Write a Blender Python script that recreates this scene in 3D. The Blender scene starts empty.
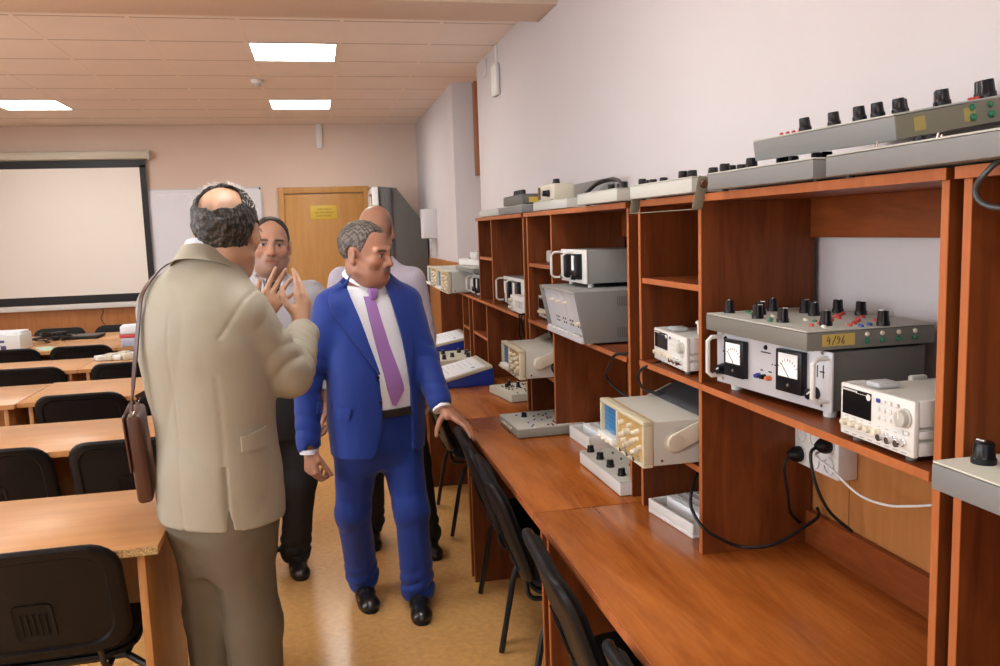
import bpy, bmesh, math, random
import numpy as np
from mathutils import Vector, Matrix
from mathutils.bvhtree import BVHTree

random.seed(7)
rng = np.random.default_rng(7)
SC = bpy.context.scene
COL = SC.collection
PI = math.pi
FZ = -0.03           # floor level (desk tops are at 0.75)
CEIL = 2.883

# ------------------------------------------------------------------ camera
YAW, PITCH, ROLL, FPX = 0.20886, 0.12284, -0.03298, 840.33
cam_d = bpy.data.cameras.new('camera')
cam = bpy.data.objects.new('camera', cam_d)
COL.objects.link(cam)
_cy, _sy, _cp, _sp = math.cos(YAW), math.sin(YAW), math.cos(PITCH), math.sin(PITCH)
_f = Vector((_sy*_cp, _cy*_cp, -_sp)); _r = Vector((_cy, -_sy, 0)); _u = _r.cross(_f)
_c, _s = math.cos(ROLL), math.sin(ROLL)
_R, _U = _r*_c + _u*_s, -_r*_s + _u*_c
cam.matrix_world = Matrix(((_R.x, _U.x, -_f.x, 0), (_R.y, _U.y, -_f.y, 0), (_R.z, _U.z, -_f.z, 1.62), (0, 0, 0, 1)))
cam_d.sensor_fit = 'HORIZONTAL'
cam_d.sensor_width = 36
cam_d.lens = FPX/1000*36
cam_d.clip_start = 0.05
SC.camera = cam

# ------------------------------------------------------------------ light and exposure
SC.view_settings.view_transform = 'Standard'
SC.view_settings.look = 'None'
SC.view_settings.gamma = 1
SC.view_settings.use_curve_mapping = False
SC.view_settings.exposure = 0.08
world = bpy.data.worlds.new('sky')
SC.world = world
world.use_nodes = True
world.node_tree.nodes['Background'].inputs[0].default_value = (0.75, 0.86, 1.0, 1)
world.node_tree.nodes['Background'].inputs[1].default_value = 1.2

def area(name, loc, target, sx, sy, power, color, spread=180):
    d = bpy.data.lights.new(name, 'AREA')
    d.shape = 'RECTANGLE'; d.size = sx; d.size_y = sy
    d.energy = power; d.color = color; d.spread = math.radians(spread)
    o = bpy.data.objects.new(name, d)
    COL.objects.link(o)
    o.location = loc
    o.rotation_euler = (Vector(target)-Vector(loc)).to_track_quat('-Z', 'Y').to_euler()
    return o
# daylight entering through the three windows of the left wall
for i, wy in enumerate((-0.6, 2.6, 5.8)):
    area('window_daylight', (-4.82, wy, 1.85), (0.5, wy, 1.5), 2.0, 1.5, (88, 84, 28)[i], (0.9, 0.95, 1.0))
# daylight from the window in the wall behind the camera
area('window_daylight', (-1.3, -3.25, 1.9), (0.3, 3.5, 1.25), 2.6, 1.6, 12, (0.97, 0.97, 1.0))

# ------------------------------------------------------------------ materials
MATS = {}
def mat(name, col, rough=0.5, metal=0.0, spec=0.5, emit=0, bump=0, bscale=200, var=0, vscale=6, coat=0, sheen=0):
    if name in MATS: return MATS[name]
    m = bpy.data.materials.new(name); m.use_nodes = True
    nt = m.node_tree; b = nt.nodes['Principled BSDF']
    b.inputs['Base Color'].default_value = (*col, 1)
    b.inputs['Roughness'].default_value = rough
    b.inputs['Metallic'].default_value = metal
    b.inputs['Specular IOR Level'].default_value = spec
    if coat: b.inputs['Coat Weight'].default_value = coat; b.inputs['Coat Roughness'].default_value = 0.15
    if sheen: b.inputs['Sheen Weight'].default_value = sheen
    if emit:
        b.inputs['Emission Color'].default_value = (*col, 1); b.inputs['Emission Strength'].default_value = emit
    tc = None
    if var or bump: tc = nt.nodes.new('ShaderNodeTexCoord')
    if var:
        n = nt.nodes.new('ShaderNodeTexNoise'); n.inputs['Scale'].default_value = vscale; n.inputs['Detail'].default_value = 5
        nt.links.new(tc.outputs['Object'], n.inputs['Vector'])
        mx = nt.nodes.new('ShaderNodeMapRange')
        mx.inputs['From Min'].default_value = 0.3; mx.inputs['From Max'].default_value = 0.7
        mx.inputs['To Min'].default_value = 1-var; mx.inputs['To Max'].default_value = 1+var
        nt.links.new(n.outputs['Fac'], mx.inputs['Value'])
        h = nt.nodes.new('ShaderNodeHueSaturation'); h.inputs['Color'].default_value = (*col, 1)
        nt.links.new(mx.outputs['Result'], h.inputs['Value'])
        nt.links.new(h.outputs['Color'], b.inputs['Base Color'])
    if bump:
        n = nt.nodes.new('ShaderNodeTexNoise'); n.inputs['Scale'].default_value = bscale; n.inputs['Detail'].default_value = 3
        nt.links.new(tc.outputs['Object'], n.inputs['Vector'])
        bp = nt.nodes.new('ShaderNodeBump'); bp.inputs['Strength'].default_value = bump; bp.inputs['Distance'].default_value = 0.002
        nt.links.new(n.outputs['Fac'], bp.inputs['Height']); nt.links.new(bp.outputs['Normal'], b.inputs['Normal'])
    MATS[name] = m
    return m

def wood(name, c0, c1, rough=0.4, grain='Y', scale=1.0, spec=0.3, seed=0.0):
    if name in MATS: return MATS[name]
    m = bpy.data.materials.new(name); m.use_nodes = True
    nt = m.node_tree; b = nt.nodes['Principled BSDF']
    tc = nt.nodes.new('ShaderNodeTexCoord'); mp = nt.nodes.new('ShaderNodeMapping')
    st = {'X': (1, 9, 9), 'Y': (9, 1, 9), 'Z': (9, 9, 1)}[grain]
    mp.inputs['Scale'].default_value = [s*scale for s in st]
    mp.inputs['Location'].default_value = (seed, seed*1.7, seed*0.3)
    nt.links.new(tc.outputs['Object'], mp.inputs['Vector'])
    n = nt.nodes.new('ShaderNodeTexNoise'); n.inputs['Scale'].default_value = 1.6; n.inputs['Detail'].default_value = 8
    n.inputs['Roughness'].default_value = 0.62; n.inputs['Distortion'].default_value = 1.1
    nt.links.new(mp.outputs['Vector'], n.inputs['Vector'])
    n2 = nt.nodes.new('ShaderNodeTexNoise'); n2.inputs['Scale'].default_value = 14; n2.inputs['Detail'].default_value = 4
    nt.links.new(mp.outputs['Vector'], n2.inputs['Vector'])
    ad = nt.nodes.new('ShaderNodeMath'); ad.operation = 'MULTIPLY_ADD'
    nt.links.new(n2.outputs['Fac'], ad.inputs[0]); ad.inputs[1].default_value = 0.25
    nt.links.new(n.outputs['Fac'], ad.inputs[2])
    cr = nt.nodes.new('ShaderNodeValToRGB')
    cr.color_ramp.elements[0].position = 0.42; cr.color_ramp.elements[0].color = (*c0, 1)
    cr.color_ramp.elements[1].position = 0.82; cr.color_ramp.elements[1].color = (*c1, 1)
    nt.links.new(ad.outputs['Value'], cr.inputs['Fac'])
    nt.links.new(cr.outputs['Color'], b.inputs['Base Color'])
    b.inputs['Roughness'].default_value = rough
    b.inputs['Specular IOR Level'].default_value = spec
    MATS[name] = m
    return m

def vcol(name, rough=0.5, spec=0.5, sss=0.0, sheen=0.0, bump=0, bscale=300):
    """principled material that takes its pigment from the mesh's colour attribute"""
    if name in MATS: return MATS[name]
    m = mat(name, (1, 1, 1), rough, spec=spec, bump=bump, bscale=bscale, sheen=sheen)
    nt = m.node_tree; b = nt.nodes['Principled BSDF']
    a = nt.nodes.new('ShaderNodeAttribute'); a.attribute_name = 'Col'
    nt.links.new(a.outputs['Color'], b.inputs['Base Color'])
    if sss:
        b.inputs['Subsurface Weight'].default_value = sss
        b.inputs['Subsurface Radius'].default_value = (0.012, 0.005, 0.003)
        b.inputs['Subsurface Scale'].default_value = 0.5
    return m

M_WALL = mat('peach_wall_paint', (0.66, 0.525, 0.44), 0.85, var=0.02, vscale=2.5, bump=0.15, bscale=60)
M_WALLR = mat('pinkish_wall_paint', (0.57, 0.535, 0.545), 0.85, var=0.015, vscale=2.5, bump=0.15, bscale=60)
M_TILE = mat('ceiling_tile', (0.80, 0.71, 0.65), 0.9, var=0.02, vscale=3, bump=0.3, bscale=150)
M_TBAR = mat('ceiling_grid_bar', (0.80, 0.70, 0.62), 0.6)
M_GAP = mat('ceiling_gap_shade', (0.36, 0.27, 0.22), 0.8)  # dark strips painted for the shade in the gaps between tile rows
M_BEAM = mat('beam_paint', (0.70, 0.56, 0.46), 0.85)
M_FLOOR = mat('ochre_linoleum', (0.68, 0.38, 0.135), 0.24, var=0.10, vscale=38, spec=0.45)
M_CHERRY = wood('cherry_laminate', (0.10, 0.023, 0.005), (0.21, 0.055, 0.013), 0.42, 'Z')
M_CHERRYH = wood('cherry_laminate_long', (0.13, 0.029, 0.006), (0.245, 0.064, 0.016), 0.38, 'Y', seed=3)
M_EDGE = wood('cherry_edge_band', (0.36, 0.105, 0.03), (0.46, 0.15, 0.05), 0.45, 'Z')
M_DESK = wood('desk_top_laminate', (0.27, 0.070, 0.012), (0.48, 0.155, 0.032), 0.24, 'Y', 0.8, seed=5)
M_BEECH = wood('beech_laminate', (0.50, 0.245, 0.095), (0.62, 0.325, 0.14), 0.32, 'X', 0.9, seed=2)
M_BEECHV = wood('beech_laminate_upright', (0.42, 0.19, 0.06), (0.55, 0.27, 0.10), 0.4, 'Z')
M_CHIP = mat('raw_chipboard', (0.42, 0.29, 0.13), 0.9, var=0.7, vscale=160)
M_WAINS = wood('wainscot_laminate', (0.36, 0.14, 0.04), (0.47, 0.20, 0.065), 0.42, 'Z', 0.7)
M_DOOR = wood('door_veneer', (0.44, 0.215, 0.06), (0.53, 0.28, 0.09), 0.42, 'Z', 0.8)
M_BLACKP = mat('black_plastic', (0.006, 0.006, 0.007), 0.42, spec=.35)
M_CHAIRP = mat('chair_shell_plastic', (0.006, 0.006, 0.0075), 0.42, spec=.22, bump=0.1, bscale=400)
M_FABRIC = mat('black_fabric', (0.008, 0.008, 0.0085), 0.95, bump=0.5, bscale=700)
M_BLKMET = mat('black_metal', (0.015, 0.015, 0.016), 0.35, metal=0.2)
M_WHITE = mat('white_plastic', (0.70, 0.70, 0.68), 0.45)
M_CREAM = mat('cream_plastic', (0.55, 0.52, 0.42), 0.45)
M_GREYP = mat('light_grey_panel', (0.47, 0.475, 0.43), 0.5)
M_GREYM = mat('grey_enamel', (0.20, 0.205, 0.205), 0.5, bump=0.1, bscale=500)
M_GREYD = mat('dark_grey_enamel', (0.11, 0.11, 0.105), 0.5)
M_OLIVE = mat('olive_grey_enamel', (0.20, 0.19, 0.135), 0.5)
M_ALU = mat('brushed_panel', (0.55, 0.56, 0.60), 0.4, metal=0.15)
M_CHROME = mat('chrome', (0.75, 0.75, 0.76), 0.18, metal=1)
M_KNOB = mat('black_knob', (0.004, 0.004, 0.007), 0.3, spec=.35)
M_RED = mat('red_socket', (0.50, 0.035, 0.025), 0.4)
M_GREEN = mat('green_socket', (0.02, 0.17, 0.09), 0.4)
M_BLUE = mat('blue_socket', (0.025, 0.045, 0.30), 0.4)
M_WSOCK = mat('white_socket', (0.72, 0.68, 0.55), 0.4)
M_DIAL = mat('meter_dial_paper', (0.88, 0.90, 0.93), 0.6)
M_YLABEL = mat('yellow_label', (0.55, 0.40, 0.10), 0.6)
M_BLUEB = mat('blue_plastic_base', (0.010, 0.035, 0.30), 0.4)
M_PAPER = mat('white_paper', (0.80, 0.82, 0.86), 0.6)
M_INK = mat('dark_ink', (0.03, 0.03, 0.035), 0.7)
M_CRT = mat('blue_screen_glass', (0.05, 0.20, 0.42), 0.12)
M_GOLD = mat('tan_fascia', (0.46, 0.30, 0.11), 0.45)

# ------------------------------------------------------------------ mesh builder
class MB:
    def __init__(s): s.v = []; s.f = []; s.m = []
    def add(s, vs, fs, mi=0, M=None):
        o = len(s.v)
        for p in vs:
            p = Vector(p)
            s.v.append(M @ p if M is not None else p)
        for f in fs:
            s.f.append([i+o for i in f]); s.m.append(mi)
        return s
    def box(s, x0, x1, y0, y1, z0, z1, mi=0, M=None):
        vs = [(x, y, z) for x in (x0, x1) for y in (y0, y1) for z in (z0, z1)]
        fs = [(0, 1, 3, 2), (4, 6, 7, 5), (0, 4, 5, 1), (2, 3, 7, 6), (0, 2, 6, 4), (1, 5, 7, 3)]
        return s.add(vs, fs, mi, M)
    def cyl(s, p0, p1, r0, r1=None, n=12, mi=0, M=None):
        r1 = r0 if r1 is None else r1
        p0 = Vector(p0); p1 = Vector(p1); d = (p1-p0).normalized()
        a = d.orthogonal().normalized(); b = d.cross(a)
        vs = []
        for p, r in ((p0, r0), (p1, r1)):
            for i in range(n):
                t = 2*PI*i/n
                vs.append(p + (a*math.cos(t)+b*math.sin(t))*r)
        fs = [(i, (i+1) % n, n+(i+1) % n, n+i) for i in range(n)]
        fs += [tuple(range(n-1, -1, -1)), tuple(range(n, 2*n))]
        return s.add(vs, fs, mi, M)
    def tube(s, pts, r, n=8, mi=0, M=None, close=False):
        pts = [Vector(p) for p in pts]
        rs = r if isinstance(r, (list, tuple)) else [r]*len(pts)
        k = len(pts); vs = []; a = None
        for i in range(k):
            q0 = pts[(i-1) % k] if close else pts[max(i-1, 0)]
            q1 = pts[(i+1) % k] if close else pts[min(i+1, k-1)]
            t = (q1-q0).normalized()
            if a is None: a = t.orthogonal().normalized()
            a = (a - t*a.dot(t))
            a = a.normalized() if a.length > 1e-6 else t.orthogonal().normalized()
            b = t.cross(a)
            for j in range(n):
                w = 2*PI*j/n
                vs.append(pts[i] + (a*math.cos(w)+b*math.sin(w))*rs[i])
        fs = []
        for i in range(k if close else k-1):
            i2 = (i+1) % k
            for j in range(n):
                fs.append((i*n+j, i*n+(j+1) % n, i2*n+(j+1) % n, i2*n+j))
        if not close:
            fs += [tuple(range(n-1, -1, -1)), tuple(range((k-1)*n, k*n))]
        return s.add(vs, fs, mi, M)
    def prism(s, poly, axis, a, b, mi=0, M=None):
        """extrude a 2D outline: axis 'x' uses (y,z), 'y' uses (x,z), 'z' uses (x,y)"""
        def P(u, v, w): return {'x': (w, u, v), 'y': (u, w, v), 'z': (u, v, w)}[axis]
        n = len(poly)
        vs = [P(u, v, a) for u, v in poly] + [P(u, v, b) for u, v in poly]
        fs = [tuple(range(n)), tuple(range(2*n-1, n-1, -1))] + [(i, n+i, n+(i+1) % n, (i+1) % n) for i in range(n)]
        return s.add(vs, fs, mi, M)
    def lathe(s, prof, c=(0, 0, 0), n=16, mi=0, M=None):
        vs = []; k = len(prof)
        for r, z in prof:
            for j in range(n):
                w = 2*PI*j/n
                vs.append((c[0]+r*math.cos(w), c[1]+r*math.sin(w), c[2]+z))
        fs = [(i*n+j, i*n+(j+1) % n, (i+1)*n+(j+1) % n, (i+1)*n+j) for i in range(k-1) for j in range(n)]
        fs += [tuple(range(n-1, -1, -1)), tuple(range((k-1)*n, k*n))]
        return s.add(vs, fs, mi, M)
    def mesh(s, name, mats, bevel=0, seg=2, smooth=True, angle=40):
        me = bpy.data.meshes.new(name)
        me.from_pydata([tuple(p) for p in s.v], [], s.f)
        for m in mats: me.materials.append(m)
        for i, p in enumerate(me.polygons): p.material_index = s.m[i]
        bm = bmesh.new(); bm.from_mesh(me)
        bmesh.ops.recalc_face_normals(bm, faces=bm.faces)
        if bevel:
            es = [e for e in bm.edges if len(e.link_faces) == 2 and e.calc_face_angle(0) > 0.6]
            bmesh.ops.bevel(bm, geom=es, offset=bevel, segments=seg, profile=0.5, affect='EDGES', clamp_overlap=True)
        bm.to_mesh(me); bm.free()
        if smooth:
            me.shade_smooth(); me.set_sharp_from_angle(angle=math.radians(angle))
        return me
    def build(s, name, mats, parent=None, bevel=0, seg=2, smooth=True, loc=None, angle=40):
        if not isinstance(mats, (list, tuple)): mats = [mats]
        return link(name, s.mesh(name, mats, bevel, seg, smooth, angle), parent, loc)

def link(name, me, parent=None, loc=None):
    o = bpy.data.objects.new(name, me); COL.objects.link(o)
    if parent is not None: o.parent = parent
    if loc is not None: o.location = loc
    return o
def tag(o, label=None, cat=None, group=None, kind=None):
    if label: o['label'] = label
    if cat: o['category'] = cat
    if group: o['group'] = group
    if kind: o['kind'] = kind
    return o
def thing(name, label, cat, loc=(0, 0, 0), rz=0, group=None):
    o = bpy.data.objects.new(name, None); COL.objects.link(o)
    o.empty_display_size = 0.05
    o.location = loc; o.rotation_euler = (0, 0, rz)
    return tag(o, label, cat, group)
def kids(o): return [c for c in COL.objects if c.parent == o]
def copy_tree(o, parent=None):
    c = o.copy(); COL.objects.link(c)
    if parent is not None: c.parent = parent
    for ch in list(o.children): copy_tree(ch, c)
    return c
def struct(mb, name, mats, **k):
    return tag(mb.build(name, mats, **k), kind='structure')
def smoothpath(pts, n=8):
    """Catmull-Rom through the given points"""
    P = [Vector(p) for p in pts]; P = [P[0]*2-P[1]] + P + [P[-1]*2-P[-2]]
    out = []
    for i in range(1, len(P)-2):
        a, b, c, d = P[i-1], P[i], P[i+1], P[i+2]
        for j in range(n):
            t = j/n
            out.append(0.5*((2*b) + (c-a)*t + (2*a-5*b+4*c-d)*t*t + (3*b-3*c+d-a)*t**3))
    out.append(P[-2]); return out

# ------------------------------------------------------------------ the room
XL, XR, YB, YF = -4.9, 1.28, 10.08, -3.4
struct(MB().box(XL-.2, 1.9, YF-.2, YB+.2, FZ-.1, FZ), 'floor', [M_FLOOR], smooth=False)
# ceiling: tiles in a grid, lengthwise bars, painted shade strips in the row gaps, light panels let in
XD0 = 0.2174-0.0
tile_y = [YB-0.003-0.6*k for k in range(0, 23)]
LIGHTS = [(-1, 6), (-1, 2), (-5, 2)]           # (column, row) of the panels seen
EXTRA = [(-5, 6), (-1, 12), (-5, 12), (-1, 17), (-5, 17)]  # the same fittings nearer the camera, out of frame
lit = set(LIGHTS+EXTRA)
mb = MB(); bars = MB()
for i in range(-9, 3):
    x0 = XD0 + 0.6*i
    for k in range(22):
        y1 = tile_y[k]; y0 = y1-0.6
        if (i, k) in lit: continue
        a, b = max(x0+.006, XL), min(x0+.594, 1.9)
        if b-a < .02: continue
        mb.box(a, b, y0+.0075, y1-.0075, CEIL, CEIL+.03)
    bars.box(x0-.012, x0+.012, YF, YB, CEIL-.001, CEIL+.0065)
    
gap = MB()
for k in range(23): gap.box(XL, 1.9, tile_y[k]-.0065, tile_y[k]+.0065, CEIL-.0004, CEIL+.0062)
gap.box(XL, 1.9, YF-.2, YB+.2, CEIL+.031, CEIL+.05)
struct(gap, 'gap_shade', [M_GAP], smooth=False)
struct(mb, 'ceiling', [M_TILE], smooth=False)
struct(bars, 'trim_1', [M_TBAR], smooth=False)
struct(MB().box(XL, XR, 4.35, 4.72, CEIL-.12, CEIL-.0015), 'trim_2', [M_BEAM], bevel=.004)
# walls
struct(MB().box(XL-.2, 1.9, YB, YB+.15, FZ, CEIL+.05), 'wall_back', [M_WALL], smooth=False)
struct(MB().box(XR, 1.9, YF, 6.6, FZ, CEIL+.04), 'wall_right', [M_WALLR], bevel=.006)
struct(MB().box(1.2, 1.9, 7.36, YB, FZ, CEIL+.04), 'wall_right_pier', [M_WALLR], bevel=.006)
struct(MB().box(1.62, 1.9, 6.6, 7.36, FZ, CEIL+.04), 'wall_right_recess', [M_WALL], smooth=False)
mb = MB()
wins = [(-1.7, 0.5), (1.5, 3.7), (4.7, 6.9)]
ys = [YF] + [w for p in wins for w in p] + [YB]
for i in range(0, len(ys), 2): mb.box(XL-.15, XL, ys[i], ys[i+1], FZ, CEIL+.04)
for a, b in wins:
    mb.box(XL-.15, XL, a, b, FZ, 1.0); mb.box(XL-.15, XL, a, b, 2.65, CEIL+.04)
struct(mb, 'wall_left', [M_WALL], smooth=False)
mb = MB()
mb.box(XL-.2, -2.7, YF-.15, YF, FZ, CEIL+.04); mb.box(0.1, 1.9, YF-.15, YF, FZ, CEIL+.04)
mb.box(-2.7, 0.1, YF-.15, YF, FZ, 1.0); mb.box(-2.7, 0.1, YF-.15, YF, 2.75, CEIL+.04)
struct(mb, 'wall_front', [M_WALL], smooth=False)
for n, (a, b) in enumerate(wins):
    mb = MB()
    for y in (a, (a+b)/2-.03, b-.06): mb.box(XL-.1, XL-.04, y, y+.06, 1.0, 2.65)
    for z in (1.0, 2.59): mb.box(XL-.1, XL-.04, a, b, z, z+.06)
    struct(mb, 'window_%d' % (n+1), [M_WHITE], smooth=False)
# wainscot boards
struct(MB().box(XL, -0.49, YB-.014, YB-.0005, FZ, 1.2).box(0.69, 1.2, YB-.014, YB-.0005, FZ, 1.2), 'trim_3', [M_WAINS], smooth=False)
mb = MB()
for k in range(24):
    y0 = YF+.02+.4*k
    if y0+.4 < 6.6: mb.box(XR-.012, XR-.0005, y0, y0+.397, FZ, 1.25)
struct(mb, 'trim_4', [M_WAINS], smooth=False)
struct(MB().box(1.186, 1.1995, 7.36, YB-.015, FZ, 1.34).box(1.186, 1.6, 7.346, 7.3595, FZ, 1.34), 'trim_5', [M_WAINS], smooth=False)
struct(MB().box(XL, 1.19, YB-.03, YB-.0145, FZ, FZ+.08), 'baseboard_back', [M_WAINS], smooth=False)
struct(MB().box(1.38, 1.615, 7.24, 7.345, 2.09, CEIL-.002), 'trim_6', [mat('brown_box_panel', (0.30, 0.115, 0.045), 0.5)], bevel=.004)
# door
d = bpy.data.objects.new('door_1', None); COL.objects.link(d); d.location = (0.103, YB, FZ); tag(d, kind='structure')
MB().box(-.45, .45, -.06, -.02, .01, 2.12).build('leaf', M_DOOR, d, bevel=.003)
MB().box(-.515, -.451, -.075, -.0005, 0, 2.2).box(.451, .515, -.075, -.0005, 0, 2.2).box(-.4505, .4505, -.075, -.0005, 2.13, 2.2).build('door_frame', M_DOOR, d, bevel=.004)
h = MB().box(-.43, -.38, -.068, -.06, .95, 1.15).build('handle_plate', M_CHROME, d, bevel=.003)
MB().tube([(-.405, -.066, 1.06), (-.405, -.11, 1.06), (-.30, -.11, 1.055)], .009).build('lever', M_CHROME, h)
sg = tag(MB().box(-.15, .15, -.006, 0, -.079, .079).build('door_sign', mat('yellow_sign', (0.62, 0.43, 0.05), .5), loc=(.088, YB-.0615, 1.88), bevel=.002),
         'small yellow notice plate with three lines of dark print on the wooden door', 'sign')
mb = MB(); zz = .035
for row, (a, b) in enumerate(((-.075, .09), (-.095, .11), (-.085, .09))):
    x = a
    while x < b:
        w = random.uniform(.007, .014)
        hh = random.uniform(.014, .02)
        mb.box(x, x+.0035, -.0072, -.006, zz-hh/2, zz+hh/2); 
        if random.random() < .7: mb.box(x, x+w-.003, -.0072, -.006, zz-hh/2, zz-hh/2+.004)
        if random.random() < .6: mb.box(x, x+w-.003, -.0072, -.006, zz+hh/2-.004, zz+hh/2)
        x += w+.003
    zz -= .037
mb.build('print', mat('sign_ink', (0.12, 0.09, 0.02), .7), sg, smooth=False)
# ceiling fittings
M_LAMP = mat('lamp_diffuser', (1.0, 0.98, 0.94), 0.5, emit=22)
for i, k in LIGHTS+EXTRA:
    x0 = XD0+.6*i; y1 = tile_y[k]
    where = {(-1, 6): 'glowing white square ceiling light panel in the row nearest the wall beam, right of centre',
             (-1, 2): 'glowing white ceiling light panel farthest back, above the door',
             (-5, 2): 'glowing white ceiling light panel above the projection screen at the left'}.get((i, k), 'glowing white square ceiling light panel nearer than the ceiling beam')
    t = thing('ceiling_light', where, 'ceiling light', (x0+.3, y1-.3, CEIL), group='ceiling lights' if (i, k) in EXTRA else 'square ceiling light panels')
    MB().box(-.297, .297, -.297, .297, .012, .02).build('diffuser', M_LAMP, t)
    f = MB()
    for a in (-.298, .278): f.box(a, a+.02, -.298, .298, -.004, .03); f.box(-.278, .278, a, a+.02, -.004, .03)
    f.build('frame', M_WHITE, t)
t = thing('smoke_detector', 'small round white smoke detector on the tiled ceiling', 'smoke detector', (-.404, 7.255, CEIL))
MB().lathe([(.05, 0), (.05, -.018), (.042, -.03)]).build('base', M_WHITE, t)
MB().lathe([(.03, -.03), (.03, -.045), (.018, -.055)]).build('sensor_dome', M_GREYP, t)
# right wall fittings
t = thing('alarm_sounder', 'white rounded alarm box high on the right wall below a conduit', 'alarm', (XR, 5.05, 2.45))
tb = t
MB().box(-.035, -.0005, -.075, .075, -.105, .105).build('casing', M_WHITE, t, bevel=.012, seg=3)
MB().box(-.014, -.0005, -.012, .012, .106, CEIL-2.45-.004).build('conduit', M_WHITE, t, bevel=.002)
t.location = (XR, 5.83, 2.64)
t = thing('junction_box', 'small white square box high on the right wall near its far end', 'junction box', (XR, 6.25, 2.80))
MB().box(-.012, -.0005, -.05, .05, -.06, .06).build('lid', M_WALLR, t, bevel=.003)
t = thing('cable_trunking', 'short white cable trunking hanging down from the ceiling above the door', 'trunking', (.085, YB, 2.74))
MB().box(-.035, .035, -.03, -.0005, -.13, .142).build('cover', M_WHITE, t, bevel=.003)
t = thing('wall_box', 'white box mounted on the pier wall right of the sloping grey cabinet', 'wall box', (1.2, 8.7, 1.70))
MB().box(-.14, -.0005, -.11, .11, -.15, .15).build('casing', mat('off_white_metal', (.66, .66, .68), .5), t, bevel=.008)
MB().box(-.04, -.0005, .0, .04, -.34, -.152).build('conduit', M_WHITE, t, bevel=.003)
# projection screen
t = thing('projection_screen', 'large pulled-down projection screen with black border on the back wall', 'projection screen', (-3.15, YB, 0))
L, R_ = -1.45, 1.375
MB().box(L, R_, -.11, -.02, 2.515, 2.60).build('housing', M_CREAM, t, bevel=.01)
for xx in (R_, L-.025): MB().box(xx, xx+.025, -.115, -.016, 2.505, 2.605).build('end_cap', M_GREYP, t, bevel=.006)
MB().box(L+.03, R_-.03, -.062, -.060, 2.505, 2.52).box(L+.03, R_-.03, -.062, -.060, 2.43, 2.51).build('leader_cloth', M_CREAM, t)
MB().box(L+.095, R_-.095, -.062, -.060, 1.047, 2.43).build('screen_cloth', mat('screen_cloth', (.86, .82, .76), .8), t)
f = MB(); f.box(L+.03, R_-.03, -.0635, -.0625, 2.425, 2.505); f.box(L+.03, R_-.03, -.0635, -.0625, .96, 1.047)
f.box(L+.03, L+.095, -.0635, -.0625, 1.0, 2.45); f.box(R_-.095, R_-.03, -.0635, -.0625, 1.0, 2.45)
f.build('border', M_BLACKP, t)
MB().box(L+.02, R_-.02, -.075, -.045, .895, .955).build('weight_bar', M_WHITE, t, bevel=.008)
MB().tube(smoothpath([(-.62+3.15-1.77, -.03, .90), (.77, -.022, .85), (.74, -.022, .78), (.78, -.022, .70)]), .004, 6).build('pull_cord', M_BLACKP, t)
# whiteboard
t = thing('whiteboard', 'whiteboard with faint pale writing beside the projection screen', 'whiteboard', (-1.24, YB, 1.64))
MB().box(-.63, .63, -.02, -.0145, -.53, .53).build('board', mat('whiteboard_face', (.70, .71, .76), .3), t)
f = MB()
for z in (-.545, .53): f.box(-.645, .645, -.024, -.0145, z, z+.015)
for x in (-.645, .63): f.box(x, x+.015, -.024, -.0145, -.53, .53)
f.build('frame', M_ALU, t)
w = MB(); rr = random.Random(3)
x = -.47
while x < -.13:
    w.tube([(x, -.0205, .475+.02*(x+.47)), (x+.008, -.0205, .485+.02*(x+.47)+rr.uniform(-.006, .006)), (x+.016, -.0205, .475+.02*(x+.47)), (x+.024, -.0205, .483+.02*(x+.47))], .0028, 4); x += .024 if rr.random() < .8 else .045
for (pts) in ([(-.12, .46), (-.12, .36)], [(-.165, .46), (-.085, .46)], [(-.06, .395), (-.03, .405), (-.035, .43), (-.06, .42), (-.06, .375), (-.03, .368)], [(-.0, .43), (-.015, .40), (.01, .39), (-.01, .365)], [(.03, .43), (.03, .365), (.03, .43), (.05, .43)], [(.075, .45), (.075, .365)]):
    w.tube([(a, -.0205, b) for a, b in pts], .004, 4)
w.build('writing', mat('pale_marker', (.92, .92, .95), .6), t)
f = MB()
for x in (-.63, .63):
    for z in (-.53, .53): f.cyl((x, -.026, z), (x, -.0245, z), .012, n=10)
f.build('fixing_cap', M_INK, t)
# tall grey cabinet with sloping top near the pier
t = thing('fume_cupboard', 'tall dark grey cupboard with a sloping top right of the door', 'cupboard', (0, 9.2, FZ))
M_HOOD = mat('hood_grey', (.10, .096, .09), .6, var=.05)
MB().prism([(.665, 0), (.665, 2.15), (.862, 2.13), (1.18, 1.70), (1.18, 0)], 'y', .03, .78).build('body', M_HOOD, t, bevel=.006)
MB().box(.74, .80, .0, .029, .02, 2.13).build('corner_post', mat('hood_post', (.075, .078, .083), .55), t, bevel=.004)
f = MB()
for z in (1.10, 1.19): f.box(.82, 1.178, .018, .029, z, z+.03)
f.build('ledge', M_HOOD, t, bevel=.003)
f = MB(); f.box(.60, .664, .0, .06, .1, 2.14); f.box(.60, .664, .70, .76, .1, 2.14); f.box(.60, .664, .061, .699, 2.08, 2.14); f.box(.60, .664, .061, .699, .1, .2)
f.build('front_frame', M_WHITE, t, bevel=.003)
MB().box(.63, .655, .062, .698, .202, 2.078).build('front_sash', mat('brown_sash', (.30, .16, .05), .4), t)
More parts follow.
